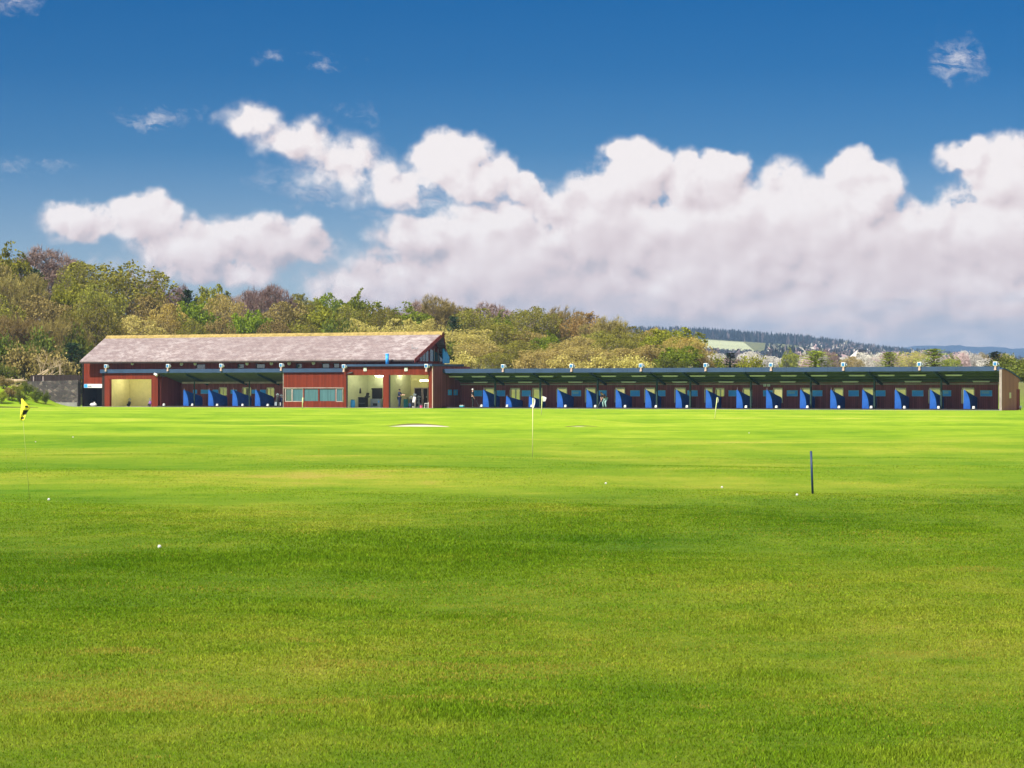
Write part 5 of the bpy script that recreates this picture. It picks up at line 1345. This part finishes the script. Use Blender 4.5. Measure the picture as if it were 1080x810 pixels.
def yellow_flag(o, dx, h, k):
    # drooping chequered flag: strips of a folded cloth
    rows = [(0.0, .2, 1.4), (2.5, .1, 3.0), (5, .2, 5.0), (7.5, 0, 7.2), (9.5, -.1, 8.4), (12, -.2, 6.9), (14.5, -.5, 5.5), (17, -.8, 4.6), (19.5, -1, 3.8), (21.5, -1, 3.4), (23, -.4, 2.4)]
    MBv = MB(); nu = 6
    for j, (d, l, r_) in enumerate(rows):
        for i in range(nu + 1):
            f = i / nu; a = l + (r_ - l) * f * 1.15
            MBv.v.append((dx + a * k, (1.6 * math.sin(f * 5.5 + d * .25) * .6) * k - .01, h - d * k))
    mi = []
    for j in range(len(rows) - 1):
        for i in range(nu):
            a = j * (nu + 1) + i; MBv.f.append((a, a + 1, a + nu + 2, a + nu + 1))
            fx, fy = i, j
            black = (fy in (5, 6) and fx in (2, 3, 4, 5)) or (fy in (8,) and fx in (1, 2, 3, 4)) or (fy == 3 and fx in (3, 4))
            mi.append(1 if black else 0)
    c = MBv.build('flag', M['flag_yellow'], o, True); c.data.materials.append(M['black'])
    for p_, q in zip(c.data.polygons, mi): p_.material_index = q
    sd = c.modifiers.new('Solidify', 'SOLIDIFY'); sd.thickness = .004
flagstick(31.5, 530, 22.3, 420.5, 'flagstick with drooping yellow and black chequered flag', yellow_flag, None, rad=.0035, pole=M['pole_green'])
def white_a(o, dx, h, k): cloth('flag', [(0, 0), (1.6, .6), (2.6, 2), (2.4, 5), (1.6, 8), (.8, 10.5), (-.8, 10.2), (-.6, 6), (-.2, 3)], M['flag_white'], o, dx, h, k)
def white_b(o, dx, h, k): cloth('flag', [(0, 0), (1.5, .2), (3, .8), (4.6, 1.6), (4, 3.4), (3.4, 5.2), (1.6, 5.6), (0, 5.4)], M['flag_white'], o, dx, h, k)
def white_c(o, dx, h, k): cloth('flag', [(0, 0), (1.2, .3), (1.6, 2), (1.3, 4.5), (.6, 6), (-.4, 6)], M['flag_white'], o, dx, h, k)
def pale_d(o, dx, h, k): cloth('flag', [(0, 0), (1.2, .4), (1.4, 2.4), (1.0, 5), (0, 5.6)], M['flag_white'], o, dx, h, k)
flagstick(561.6, 478, 562, 419.6, 'tall pale flagstick with a limp white flag on the middle green', white_a, None, .011)
flagstick(571, 438.4, 571.8, 417.8, 'pale flagstick with a white flag blown out sideways near the shelter', white_b, None, .03)
flagstick(753.5, 443, 756.4, 419, 'leaning pale flagstick with small white flag beyond the bunkers', white_c, None, .024)
flagstick(319, 431.5, 319.2, 419.3, 'short flagstick with white flag before the low windows', pale_d, None, .04)

gb0 = None
for (px, py, lab) in ((168.2, 577, 'golf ball alone on the dark near turf'), (639, 509, 'golf ball on the turf midway to the navy post'), (761.5, 510.3, 'golf ball some way short of the navy post'), (840.6, 524, 'golf ball beside the foot of the navy post'),
                      (715, 477, 'golf ball far out on the pale green'), (37.5, 468, 'golf ball behind the yellow flag pole'), (77, 466.5, 'golf ball out past the yellow flag'), (51.5, 530, 'golf ball close to the foot of the yellow flagstick'), (790, 457, 'golf ball on the bright far turf')):
    x, t = spot(px, py); z = Tz(x, t)
    if gb0 is None:
        gb0 = MB().ball((0, 0, .021), .0205, 16, 10).build('golf_ball', M['ball'], None, True); o = gb0
    else:
        o = gb0.copy(); col.objects.link(o)
    o.location = (x, t, z - (.004 if t < 60 else .006)); tag(o, lab, 'golf ball', 'golf balls lying on the turf')

for (bx, by), (px, py, hw), lab in zip(BXY, BUNK, ('larger pale sand bunker in front of the twin rooms', 'smaller sliver of pale sand bunker before the shelter')):
    o = thing('sand_bunker', lab, 'bunker', (bx, by, 0))
    def fn(a, b, bx=bx, by=by, hw=hw, sg=1 if px < 500 else -1):
        aa = (a - .5) * 2
        taper = (1 - abs(aa) ** 2.2) ** .6
        sk = .5 + .5 * aa * -sg * .6
        return bx + aa * hw, by - 1.6 + .4 * aa * sg + (b * 3.6) * taper * (.45 + .55 * sk)
    sd = draped('sand', fn, 24, 8, .035, M['sand']); sd.parent = o; sd.location = (-bx, -by, 0)
    def fn2(a, b, bx=bx, by=by, hw=hw, sg=1 if px < 500 else -1):
        aa = (a - .5) * 2 ; q = fn(min(max((aa * .98 + 1) / 2, 0), 1), 1.0)
        return q[0] - sg * .35 * (1 - a if sg > 0 else a), q[1] + b * (.5 if sg > 0 else .22) * (1 - aa * aa) + .02 * b
    lp = draped('lip', fn2, 20, 3, .05, M['soil']); lp.parent = o; lp.location = (-bx, -by, 0)

# ------------------------------------------------------------------ people
def skin_mesh(name, joints, edges, mat, parent, sub=1):
    me = bpy.data.meshes.new(name); me.from_pydata([j[:3] for j in joints], edges, [])
    o = bpy.data.objects.new(name, me); col.objects.link(o)
    md = o.modifiers.new('Skin', 'SKIN'); md.use_smooth_shade = True
    for i, j in enumerate(joints):
        rr = j[3]; me.skin_vertices[0].data[i].radius = (rr, rr * (j[4] if len(j) > 4 else 1))
    me.skin_vertices[0].data[0].use_root = True
    if sub:
        sb = o.modifiers.new('Sub', 'SUBSURF'); sb.levels = sub; sb.render_levels = sub
    dg = bpy.context.evaluated_depsgraph_get(); ev = o.evaluated_get(dg)
    nm = bpy.data.meshes.new_from_object(ev); nm.name = name; nm.materials.clear(); nm.materials.append(mat)
    col.objects.unlink(o); bpy.data.objects.remove(o)
    r = bpy.data.objects.new(name, nm); col.objects.link(r); r.parent = parent
    return r
def person(loc, rz, label, P, top, legs, hat=None):
    """P: dict of joints; x right, y forward"""
    root = thing('person', label, 'person', loc, rz)
    J = {k_: Vector(v) for k_, v in P.items()}
    names = ['pelvis', 'waist', 'chest', 'neck', 'head', 'crown', 'hipL', 'kneeL', 'ankL', 'toeL', 'hipR', 'kneeR', 'ankR', 'toeR', 'shL', 'elL', 'wrL', 'palmL', 'shR', 'elR', 'wrR', 'palmR']
    rad = dict(pelvis=.14, waist=.125, chest=.15, neck=.055, head=.085, crown=.075, hipL=.095, kneeL=.06, ankL=.042, toeL=.035, hipR=.095, kneeR=.06, ankR=.042, toeR=.035, shL=.06, elL=.045, wrL=.03, palmL=.035, shR=.06, elR=.045, wrR=.03, palmR=.035)
    E = [('pelvis', 'waist'), ('waist', 'chest'), ('chest', 'neck'), ('neck', 'head'), ('head', 'crown'), ('pelvis', 'hipL'), ('hipL', 'kneeL'), ('kneeL', 'ankL'), ('ankL', 'toeL'), ('pelvis', 'hipR'), ('hipR', 'kneeR'), ('kneeR', 'ankR'), ('ankR', 'toeR'),
         ('chest', 'shL'), ('shL', 'elL'), ('elL', 'wrL'), ('wrL', 'palmL'), ('chest', 'shR'), ('shR', 'elR'), ('elR', 'wrR'), ('wrR', 'palmR')]
    ix = {n: i for i, n in enumerate(names)}
    body = skin_mesh('body', [(*J[n], rad[n]) for n in names], [(ix[a], ix[c]) for a, c in E], M['skin'], root)
    # fingers joined to the body mesh, face bump for the nose
    fm = MB()
    for s_ in 'LR':
        p, w = J['palm' + s_], J['wr' + s_]; d = (p - w).normalized(); sd = d.cross(Vector((0, 0, 1))).normalized() if abs(d.z) < .95 else Vector((1, 0, 0))
        for q in range(4):
            b0 = p + sd * (q - 1.5) * .018; ln = (.07, .08, .075, .06)[q]
            fm.tube([b0, b0 + d * ln * .5, b0 + d * ln + Vector((0, 0, -.012))], [.009, .008, .006], 6)
        fm.tube([w.lerp(p, .5) + sd * .03, w.lerp(p, .9) + sd * .06, p + sd * .065 + d * .03], [.011, .01, .007], 6)
    hd = J['head']; fw = (J['nose'] - hd).normalized()
    fm.ball(hd + fw * .1, .016, 8, 6); sd = fw.cross(Vector((0, 0, 1))).normalized()
    for s_ in (-1, 1): fm.ball(hd + sd * s_ * .088, .022, 8, 6, (.6, 1, 1.3))
    me = body.data; import bmesh as _b
    bm = _b.new(); bm.from_mesh(me); t_ = bpy.data.meshes.new('t'); t_.from_pydata(fm.v, [], fm.f); bm.from_mesh(t_); bm.to_mesh(me); bm.free(); bpy.data.meshes.remove(t_)
    eyes = MB()
    for s_ in (-1, 1): eyes.ball(hd + fw * .083 + sd * s_ * .033 + Vector((0, 0, .025)), .011, 8, 6)
    eyes.build('eyes', M['black'], root)
    cap = MB(); cap.ball(J['crown'] + Vector((0, 0, -.012)) - fw * .018, .098, 12, 8, (1, 1, .85)); hair = cap.build('hat' if hat else 'hair', hat or M['hair'], root, True)
    if hat: MB().box(-.06, .06, -.02, .02, -.01, .01)
    tj = ['waist', 'chest', 'shL', 'elL', 'shR', 'elR', 'pelvis', 'neck']; tr_ = dict(waist=.15, chest=.18, shL=.09, elL=.062, shR=.09, elR=.062, pelvis=.15, neck=.06)
    ti = {n: i for i, n in enumerate(tj)}
    nk = J['chest'].lerp(J['neck'], .75)
    skin_mesh('shirt', [(*(nk if n == 'neck' else J[n]), tr_[n]) for n in tj], [(ti[a], ti[c]) for a, c in (('waist', 'chest'), ('chest', 'shL'), ('shL', 'elL'), ('chest', 'shR'), ('shR', 'elR'), ('waist', 'pelvis'), ('chest', 'neck'))], top, root)
    lj = ['pelvis', 'hipL', 'kneeL', 'ankL', 'hipR', 'kneeR', 'ankR']; lr_ = dict(pelvis=.155, hipL=.115, kneeL=.082, ankL=.066, hipR=.115, kneeR=.082, ankR=.066); li = {n: i for i, n in enumerate(lj)}
    skin_mesh('trousers', [(*J[n], lr_[n]) for n in lj], [(li[a], li[c]) for a, c in (('pelvis', 'hipL'), ('hipL', 'kneeL'), ('kneeL', 'ankL'), ('pelvis', 'hipR'), ('hipR', 'kneeR'), ('kneeR', 'ankR'))], legs, root)
    for s_ in 'LR':
        a = J['ank' + s_]; tt = J['toe' + s_]; sh = MB(); sh.tube([a + Vector((0, 0, -.03)) - (tt - a).normalized() * .05, tt + Vector((0, 0, .005))], [.055, .045], 8); sh.build('shoe', M['black'], root, True)
    return root
STAND = dict(pelvis=(0, 0, .95), waist=(0, 0, 1.1), chest=(0, 0, 1.32), neck=(0, .01, 1.48), head=(0, .03, 1.6), crown=(0, .03, 1.68), nose=(0, .13, 1.6), hipL=(-.1, 0, .9), kneeL=(-.12, .03, .5), ankL=(-.13, 0, .09), toeL=(-.14, .16, .04),
             hipR=(.1, 0, .9), kneeR=(.12, .03, .5), ankR=(.13, 0, .09), toeR=(.14, .16, .04), shL=(-.2, 0, 1.4), elL=(-.26, .02, 1.13), wrL=(-.24, .14, .9), palmL=(-.23, .18, .83), shR=(.2, 0, 1.4), elR=(.26, .02, 1.13), wrR=(.24, .14, .9), palmR=(.23, .18, .83))
REACH = dict(STAND, elL=(-.22, .2, 1.2), wrL=(-.16, .42, 1.22), palmL=(-.14, .49, 1.22), elR=(.22, .2, 1.18), wrR=(.16, .42, 1.16), palmR=(.14, .49, 1.16))
BEND = dict(STAND, pelvis=(0, -.12, .88), waist=(0, -.02, 1.0), chest=(0, .16, 1.16), neck=(0, .28, 1.26), head=(0, .37, 1.32), crown=(0, .41, 1.39), nose=(0, .45, 1.27), hipL=(-.11, -.12, .84), hipR=(.11, -.12, .84), kneeL=(-.16, .06, .48), kneeR=(.16, .06, .48), ankL=(-.18, -.04, .09), ankR=(.18, -.04, .09), toeL=(-.19, .12, .04), toeR=(.19, .12, .04),
            shL=(-.19, .18, 1.2), shR=(.19, .18, 1.2), elL=(-.14, .3, .96), elR=(.14, .3, .96), wrL=(-.03, .36, .76), wrR=(.03, .36, .74), palmL=(-.02, .39, .69), palmR=(.02, .39, .66))
s = s_at(421.2, -.6); person(W(s, -.6, .03), RZ + R(-75), 'person in navy clothes standing in the gable-side twin room, arms forward', REACH, M['cloth_navy'], M['cloth_navy'])
s = s_at(498.4, .9); g1 = person(W(s, .9, .05), RZ + R(-60), 'person in a white cap and dark clothes in the first shelter bay', STAND, M['cloth_black'], M['cloth_black'], M['cloth_white'])
s = s_at(637.6, .6); g2 = person(W(s, .6, .05), RZ + R(160), 'person in dark top and pale teal trousers bending beside the fifth divider', BEND, M['cloth_black'], M['cloth_teal'])
def club_(s, v, rz, label, p0, p1):
    o = thing('golf_club', label, 'golf club', W(s, v, .05), rz); MB().tube([p0, p1], [.016, .009], 6).build('shaft', M['steel'], o); MB().tube([p0, tuple(Vector(p0).lerp(Vector(p1), .22))], .018, 8).build('grip', M['black'], o)
    MB().box(p1[0] - .06, p1[0] + .03, p1[1] - .02, p1[1] + .03, p1[2] - .015, p1[2] + .03).build('club_head', M['steel'], o)
club_(s_at(637.6, .6), .6, RZ + R(160), 'golf club held by the bending person in teal trousers', (0, .37, .78), (0, .85, .05))
club_(s_at(498.4, .9), .9, RZ + R(-60), 'golf club held low by the person in the white cap', (-.23, .2, .86), (-.25, .62, .05))

# ------------------------------------------------------------------ air
hz = MB().box(-5000, 5000, -80, 6900, -8, 84)
m, nt = new_mat('pale_haze'); out = N(nt, 'ShaderNodeOutputMaterial'); pv = N(nt, 'ShaderNodeVolumePrincipled'); pv.inputs['Color'].default_value = (.42, .66, 1.0, 1); pv.inputs['Density'].default_value = 1.25e-4; pv.inputs['Anisotropy'].default_value = 0.1
L(nt, pv, 0, out, 'Volume'); ho = hz.build('haze', m); tag(ho, kind='stuff')

# ------------------------------------------------------------------ sun and sky
EL = R(47.5); sd = Vector((-.75, -.66, 0)).normalized(); SUN = Vector((sd.x * math.cos(EL), sd.y * math.cos(EL), math.sin(EL)))
ld = bpy.data.lights.new('sun', 'SUN'); ld.energy = 5.0; ld.angle = R(.53); ld.color = (1, .95, .86)
lo = bpy.data.objects.new('sun', ld); col.objects.link(lo); lo.rotation_euler = SUN.to_track_quat('Z', 'Y').to_euler(); lo.location = (-60, -60, 120)

w = bpy.data.worlds.new('World'); scene.world = w; w.use_nodes = True; nt = w.node_tree; nt.nodes.clear()
wo = N(nt, 'ShaderNodeOutputWorld'); bg = N(nt, 'ShaderNodeBackground', i_Strength=0.067)
skyt = N(nt, 'ShaderNodeTexSky', sky_type='NISHITA', sun_disc=False, sun_elevation=EL, sun_rotation=math.atan2(SUN.x, SUN.y), air_density=1.0, dust_density=0.3, ozone_density=3.0, altitude=100)
tc = N(nt, 'ShaderNodeTexCoord'); sx = N(nt, 'ShaderNodeSeparateXYZ'); L(nt, tc, 'Generated', sx, 0)
az = mth(nt, 'ARCTAN2', sx.outputs[0], sx.outputs[1]); el = mth(nt, 'ARCSINE', sx.outputs[2])
U = mth(nt, 'MULTIPLY', az, 30.0); Vv = mth(nt, 'MULTIPLY', el, 30.0)      # 1 unit is a little under two degrees

# cumulus: (U, V, radius U, radius V, strength)
def pxb(px, py, rx, ry, s=1.0): return ((px - 540) / 100, (HORZ - py) / 100, rx / 100, ry / 100, s)
BL = [pxb(*q) for q in (
    # left bank
    (88, 236, 46, 20, .8), (155, 230, 44, 28, .95), (215, 262, 74, 34, .95), (290, 258, 70, 30, .9), (235, 284, 90, 20, .4), (330, 240, 22, 16, .35),
    # diagonal streamer
    (266, 128, 34, 18, .5), (312, 148, 46, 24, .55), (362, 176, 54, 32, .45), (425, 196, 50, 24, .6), (476, 172, 40, 36, 1.1), (508, 188, 42, 24, .8),
    # big bank
    (448, 252, 56, 28, .8), (520, 236, 70, 30, .7), (560, 203, 26, 22, 1.0), (430, 305, 110, 40, .75), (540, 290, 110, 66, 1.2), (640, 250, 90, 62, 1.2), (672, 184, 40, 38, 1.25), (642, 208, 42, 38, 1.1), (722, 192, 24, 34, 1.1), (752, 200, 34, 36, 1.2), (768, 184, 22, 24, 1.0), (760, 270, 130, 80, 1.4),
    (830, 196, 34, 28, .6), (850, 240, 90, 56, 1.2), (898, 182, 30, 26, 1.1), (908, 210, 46, 40, 1.1), (940, 280, 120, 64, 1.35), (1020, 168, 34, 20, 1.0), (1060, 190, 52, 44, 1.2), (1052, 255, 90, 60, 1.3), (1110, 220, 80, 60, 1.2), (1180, 260, 130, 80, 1.2), (880, 330, 260, 60, 1.1), (640, 330, 190, 60, 1.1), (1080, 335, 180, 66, 1.0), (860, 390, 480, 50, 1.0),
)]
cg = bpy.data.node_groups.new('cumulus_field', 'ShaderNodeTree')
cg.interface.new_socket('U', in_out='INPUT', socket_type='NodeSocketFloat'); cg.interface.new_socket('V', in_out='INPUT', socket_type='NodeSocketFloat')
cg.interface.new_socket('F', in_out='OUTPUT', socket_type='NodeSocketFloat'); cg.interface.new_socket('G', in_out='OUTPUT', socket_type='NodeSocketFloat'); cg.interface.new_socket('A', in_out='OUTPUT', socket_type='NodeSocketFloat')
gi = N(cg, 'NodeGroupInput'); go = N(cg, 'NodeGroupOutput')
cv = N(cg, 'ShaderNodeCombineXYZ'); L(cg, gi, 0, cv, 0); L(cg, gi, 1, cv, 1)
def warp(vec, scale, amt, det, seed):
    m_ = N(cg, 'ShaderNodeVectorMath', operation='ADD'); cg.links.new(vec, m_.inputs[0]); m_.inputs[1].default_value = (seed, seed * .7, seed)
    wn = N(cg, 'ShaderNodeTexNoise', noise_dimensions='2D', i_Scale=scale, i_Detail=det, i_Roughness=0.55); L(cg, m_, 0, wn, 'Vector')
    wsub = N(cg, 'ShaderNodeVectorMath', operation='SUBTRACT'); L(cg, wn, 'Color', wsub, 0); wsub.inputs[1].default_value = (.5, .5, .5)
    wsc = N(cg, 'ShaderNodeVectorMath', operation='SCALE'); L(cg, wsub, 0, wsc, 0); wsc.inputs['Scale'].default_value = amt
    wad = N(cg, 'ShaderNodeVectorMath', operation='ADD'); cg.links.new(vec, wad.inputs[0]); L(cg, wsc, 0, wad, 1)
    return wad.outputs[0]
wv = warp(cv.outputs[0], 2.2, 0.30, 3.0, 3.1)
ws = N(cg, 'ShaderNodeSeparateXYZ'); cg.links.new(wv, ws.inputs[0])
acc = None
for (cu, cvv, ru, rv, s_) in BL:
    a = mth(cg, 'MULTIPLY', mth(cg, 'SUBTRACT', ws.outputs[0], cu), 1 / ru); c = mth(cg, 'MULTIPLY', mth(cg, 'SUBTRACT', ws.outputs[1], cvv), 1 / rv)
    d = mth(cg, 'SQRT', mth(cg, 'ADD', mth(cg, 'MULTIPLY', a, a), mth(cg, 'MULTIPLY', c, c)))
    f = mth(cg, 'MULTIPLY', mth(cg, 'SUBTRACT', 1.12, d), s_)
    acc = f if acc is None else mth(cg, 'SMOOTH_MAX', acc, f, 0.18)
# generic clouds everywhere outside the picture
gn = N(cg, 'ShaderNodeTexNoise', noise_dimensions='2D', i_Scale=0.35, i_Detail=6.0, i_Roughness=0.6); L(cg, cv, 0, gn, 'Vector')
aw = mth(cg, 'ABSOLUTE', gi.outputs[0]); outw = mth(cg, 'MULTIPLY', mth(cg, 'SUBTRACT', aw, 7.0), 0.8, clamp=True)
gf = mth(cg, 'MULTIPLY', mth(cg, 'SUBTRACT', gn.outputs['Fac'], .47), 7.0)
gf = mth(cg, 'ADD', gf, mth(cg, 'MULTIPLY', mth(cg, 'SUBTRACT', outw, 1.0), 20.0))
acc = mth(cg, 'MAXIMUM', mth(cg, 'MAXIMUM', acc, -1.5), gf)
wv2 = warp(cv.outputs[0], 6.0, 0.10, 3.0, 8.3)
def vor(sc, sm, det):
    vo = N(cg, 'ShaderNodeTexVoronoi', voronoi_dimensions='2D', feature='SMOOTH_F1', i_Scale=sc); vo.inputs['Detail'].default_value = det; vo.inputs['Roughness'].default_value = .5; vo.inputs['Smoothness'].default_value = sm; vo.normalize = True
    cg.links.new(wv2, vo.inputs['Vector']); return mth(cg, 'SUBTRACT', .40, vo.outputs['Distance'])
big_ = mth(cg, 'MULTIPLY', vor(3.0, .4, 0.0), 0.95)
bil = mth(cg, 'ADD', big_, mth(cg, 'MULTIPLY', vor(7.5, .4, 0.0), 0.34))
nz = N(cg, 'ShaderNodeTexNoise', noise_dimensions='2D', i_Scale=4.0, i_Detail=10.0, i_Roughness=0.62); L(cg, cv, 0, nz, 'Vector')
fb = mth(cg, 'MULTIPLY', mth(cg, 'SUBTRACT', nz.outputs['Fac'], .5), 1.15)
amp = mth(cg, 'MINIMUM', mth(cg, 'MAXIMUM', mth(cg, 'MULTIPLY_ADD', acc, 1.4, .35), .22), 1.0)
fin = mth(cg, 'ADD', acc, mth(cg, 'MULTIPLY', mth(cg, 'ADD', bil, fb), amp))
cg.links.new(fin, go.inputs[0]); cg.links.new(acc, go.inputs[2])
sc_ = mth(cg, 'MINIMUM', acc, .9)
cg.links.new(mth(cg, 'ADD', mth(cg, 'MULTIPLY', sc_, .8), mth(cg, 'ADD', mth(cg, 'MULTIPLY_ADD', bil, .5, mth(cg, 'MULTIPLY', big_, .5)), mth(cg, 'MULTIPLY', fb, .45))), go.inputs[1])
wq = N(nt, 'ShaderNodeTexNoise', noise_dimensions='2D', i_Scale=2.4, i_Detail=6.0, i_Roughness=.6)
wqc = N(nt, 'ShaderNodeCombineXYZ'); nt.links.new(U, wqc.inputs[0]); nt.links.new(Vv, wqc.inputs[1]); L(nt, wqc, 0, wq, 'Vector')
wqs = N(nt, 'ShaderNodeSeparateColor'); L(nt, wq, 'Color', wqs, 0)
Uw = mth(nt, 'ADD', U, mth(nt, 'MULTIPLY', mth(nt, 'SUBTRACT', wqs.outputs[0], .5), .9)); Vw = mth(nt, 'ADD', Vv, mth(nt, 'MULTIPLY', mth(nt, 'SUBTRACT', wqs.outputs[1], .5), .55))
wg = None
for (cu, cvv, ru, rv, s_) in [pxb(*q) for q in ((1003, 68, 36, 24, .62), (160, 129, 46, 13, .55), (12, 13, 28, 16, .6), (284, 66, 22, 8, .3), (340, 64, 24, 7, .28), (38, 178, 56, 7, .25), (380, 124, 14, 12, .18), (345, 205, 60, 18, .45), (455, 218, 80, 22, .5), (180, 292, 130, 26, .5), (350, 290, 70, 40, .35), (300, 190, 40, 16, .2))]:
    a = mth(nt, 'MULTIPLY', mth(nt, 'SUBTRACT', Uw, cu), 1 / ru); c = mth(nt, 'MULTIPLY', mth(nt, 'SUBTRACT', Vw, cvv), 1 / rv)
    f = mth(nt, 'MULTIPLY', mth(nt, 'SUBTRACT', 1.1, mth(nt, 'SQRT', mth(nt, 'ADD', mth(nt, 'MULTIPLY', a, a), mth(nt, 'MULTIPLY', c, c))), clamp=True), s_)
    wg = f if wg is None else mth(nt, 'MAXIMUM', wg, f)
wc = N(nt, 'ShaderNodeCombineXYZ'); nt.links.new(mth(nt, 'MULTIPLY', U, .75), wc.inputs[0]); nt.links.new(mth(nt, 'MULTIPLY_ADD', U, .2, mth(nt, 'MULTIPLY', Vv, 1.5)), wc.inputs[1])
wz = N(nt, 'ShaderNodeTexNoise', noise_dimensions='2D', i_Scale=5.5, i_Detail=9.0, i_Roughness=.66, i_Distortion=.4); L(nt, wc, 0, wz, 'Vector')
wisp = mth(nt, 'MULTIPLY', wg, mth(nt, 'MULTIPLY', mth(nt, 'SUBTRACT', wz.outputs['Fac'], .40), 4.2, clamp=True))
def field(u, v):
    g = N(nt, 'ShaderNodeGroup'); g.node_tree = cg; nt.links.new(u, g.inputs[0]); nt.links.new(v, g.inputs[1]); return g.outputs
F0 = field(U, Vv)
F1 = field(mth(nt, 'ADD', U, -.08), mth(nt, 'ADD', Vv, .12))
mask = N(nt, 'ShaderNodeMapRange', interpolation_type='SMOOTHSTEP'); mask.inputs[1].default_value = -.02; mask.inputs[2].default_value = .33; nt.links.new(mth(nt, 'MULTIPLY', F0[0], mth(nt, 'MULTIPLY_ADD', mth(nt, 'MULTIPLY_ADD', F0[2], 1.6, .1, clamp=True), .6, .4)), mask.inputs[0])
deep = N(nt, 'ShaderNodeMapRange', interpolation_type='SMOOTHSTEP'); deep.inputs[1].default_value = .35; deep.inputs[2].default_value = 1.1; deep.inputs[3].default_value = .78; deep.inputs[4].default_value = .36; nt.links.new(F0[2], deep.inputs[0])
c3 = N(nt, 'ShaderNodeCombineXYZ'); nt.links.new(mth(nt, 'MULTIPLY', U, .7), c3.inputs[0]); nt.links.new(mth(nt, 'MULTIPLY', Vv, 1.5), c3.inputs[1])
ln_ = N(nt, 'ShaderNodeTexNoise', noise_dimensions='2D', i_Scale=1.1, i_Detail=5.0, i_Roughness=.5); L(nt, c3, 0, ln_, 'Vector')
lit = mth(nt, 'MULTIPLY_ADD', mth(nt, 'SUBTRACT', F0[1], F1[1]), deep.outputs[0], mth(nt, 'MULTIPLY_ADD', ln_.outputs['Fac'], .55, .455))      # lobes turned to the sun or from it
hgt = N(nt, 'ShaderNodeMapRange'); hgt.inputs[1].default_value = .7; hgt.inputs[2].default_value = 2.3; hgt.inputs[3].default_value = -.26; hgt.inputs[4].default_value = .26; nt.links.new(Vv, hgt.inputs[0])
lit = mth(nt, 'ADD', lit, hgt.outputs[0], clamp=True)
CC = ramp(nt, [(0.0, (.40, .40, .48)), (0.3, (.56, .52, .57)), (.55, (.77, .66, .675)), (.8, (.89, .795, .80)), (1, (.99, .925, .915))]); nt.links.new(lit, CC.inputs[0])
# low grey layer near the horizon
st = N(nt, 'ShaderNodeCombineXYZ'); nt.links.new(mth(nt, 'MULTIPLY', U, .9), st.inputs[0]); nt.links.new(mth(nt, 'MULTIPLY', Vv, 2.8), st.inputs[1])
sn = N(nt, 'ShaderNodeTexNoise', noise_dimensions='2D', i_Scale=1.4, i_Detail=7.0, i_Roughness=.55); L(nt, st, 0, sn, 'Vector')
lowm = N(nt, 'ShaderNodeMapRange', interpolation_type='SMOOTHSTEP'); lowm.inputs[1].default_value = 1.05; lowm.inputs[2].default_value = .35; nt.links.new(mth(nt, 'ADD', Vv, mth(nt, 'MULTIPLY', mth(nt, 'SUBTRACT', sn.outputs['Fac'], .5), 1.1)), lowm.inputs[0])
LC = ramp(nt, [(.3, (.46, .52, .64)), (.5, (.58, .61, .70)), (.7, (.72, .71, .77))]); L(nt, sn, 'Fac', LC, 0)
# sky body: the sky texture, deepened towards the zenith as through a polariser
vn = N(nt, 'ShaderNodeMapRange'); vn.inputs[1].default_value = 0; vn.inputs[2].default_value = 12; nt.links.new(Vv, vn.inputs[0])
SKYMUL = ramp(nt, [(0, (.72, .84, 1.15)), (.07, (.64, .75, 1.02)), (.125, (.47, .61, .88)), (.21, (.13, .37, .68)), (.28, (.035, .285, .60)), (.345, (.0, .255, .57)), (.6, (.02, .26, .6)), (1, (.4, .6, .85))]); L(nt, vn, 0, SKYMUL, 0)
sm = mixc(nt, 'MULTIPLY', 1.0); L(nt, skyt, 0, sm, 6); L(nt, SKYMUL, 0, sm, 7)
cs = N(nt, 'ShaderNodeVectorMath', operation='SCALE'); L(nt, CC, 0, cs, 0); cs.inputs['Scale'].default_value = 9.6
ls = N(nt, 'ShaderNodeVectorMath', operation='SCALE'); L(nt, LC, 0, ls, 0); ls.inputs['Scale'].default_value = 9.0
cl2 = mixc(nt); nt.links.new(mth(nt, 'MULTIPLY', lowm.outputs[0], .75), cl2.inputs[0]); L(nt, cs, 0, cl2, 6); L(nt, ls, 0, cl2, 7)
fx = mixc(nt); nt.links.new(mth(nt, 'MAXIMUM', mask.outputs[0], wisp), fx.inputs[0]); L(nt, sm, 2, fx, 6); L(nt, cl2, 2, fx, 7)
L(nt, fx, 2, bg, 0); L(nt, bg, 0, wo, 0)
w.cycles.sampling_method = 'MANUAL'; w.cycles.sample_map_resolution = 512

# ------------------------------------------------------------------ camera and picture
cd = bpy.data.cameras.new('camera'); cam = bpy.data.objects.new('camera', cd); col.objects.link(cam)
cam.location = (0, 0, CAMZ); cam.rotation_euler = (R(90), 0, 0)
cd.sensor_fit = 'HORIZONTAL'; cd.sensor_width = 36; cd.lens = FOC / 1080 * 36; cd.shift_y = (HORZ - 405) / 1080; cd.clip_start = .5; cd.clip_end = 30000
scene.camera = cam
vs = scene.view_settings; vs.view_transform = 'Standard'; vs.look = 'None'; vs.gamma = 1; vs.use_curve_mapping = False; vs.exposure = 0.6
scene.cycles.volume_bounces = 0; scene.cycles.max_bounces = 6; scene.cycles.diffuse_bounces = 3; scene.cycles.transmission_bounces = 4; scene.cycles.volume_max_steps = 64
scene.cycles.use_denoising = True; scene.cycles.denoiser = 'OPENIMAGEDENOISE'; scene.cycles.denoising_prefilter = 'ACCURATE'; scene.cycles.denoising_input_passes = 'RGB_ALBEDO_NORMAL'
scene.render.film_transparent = False
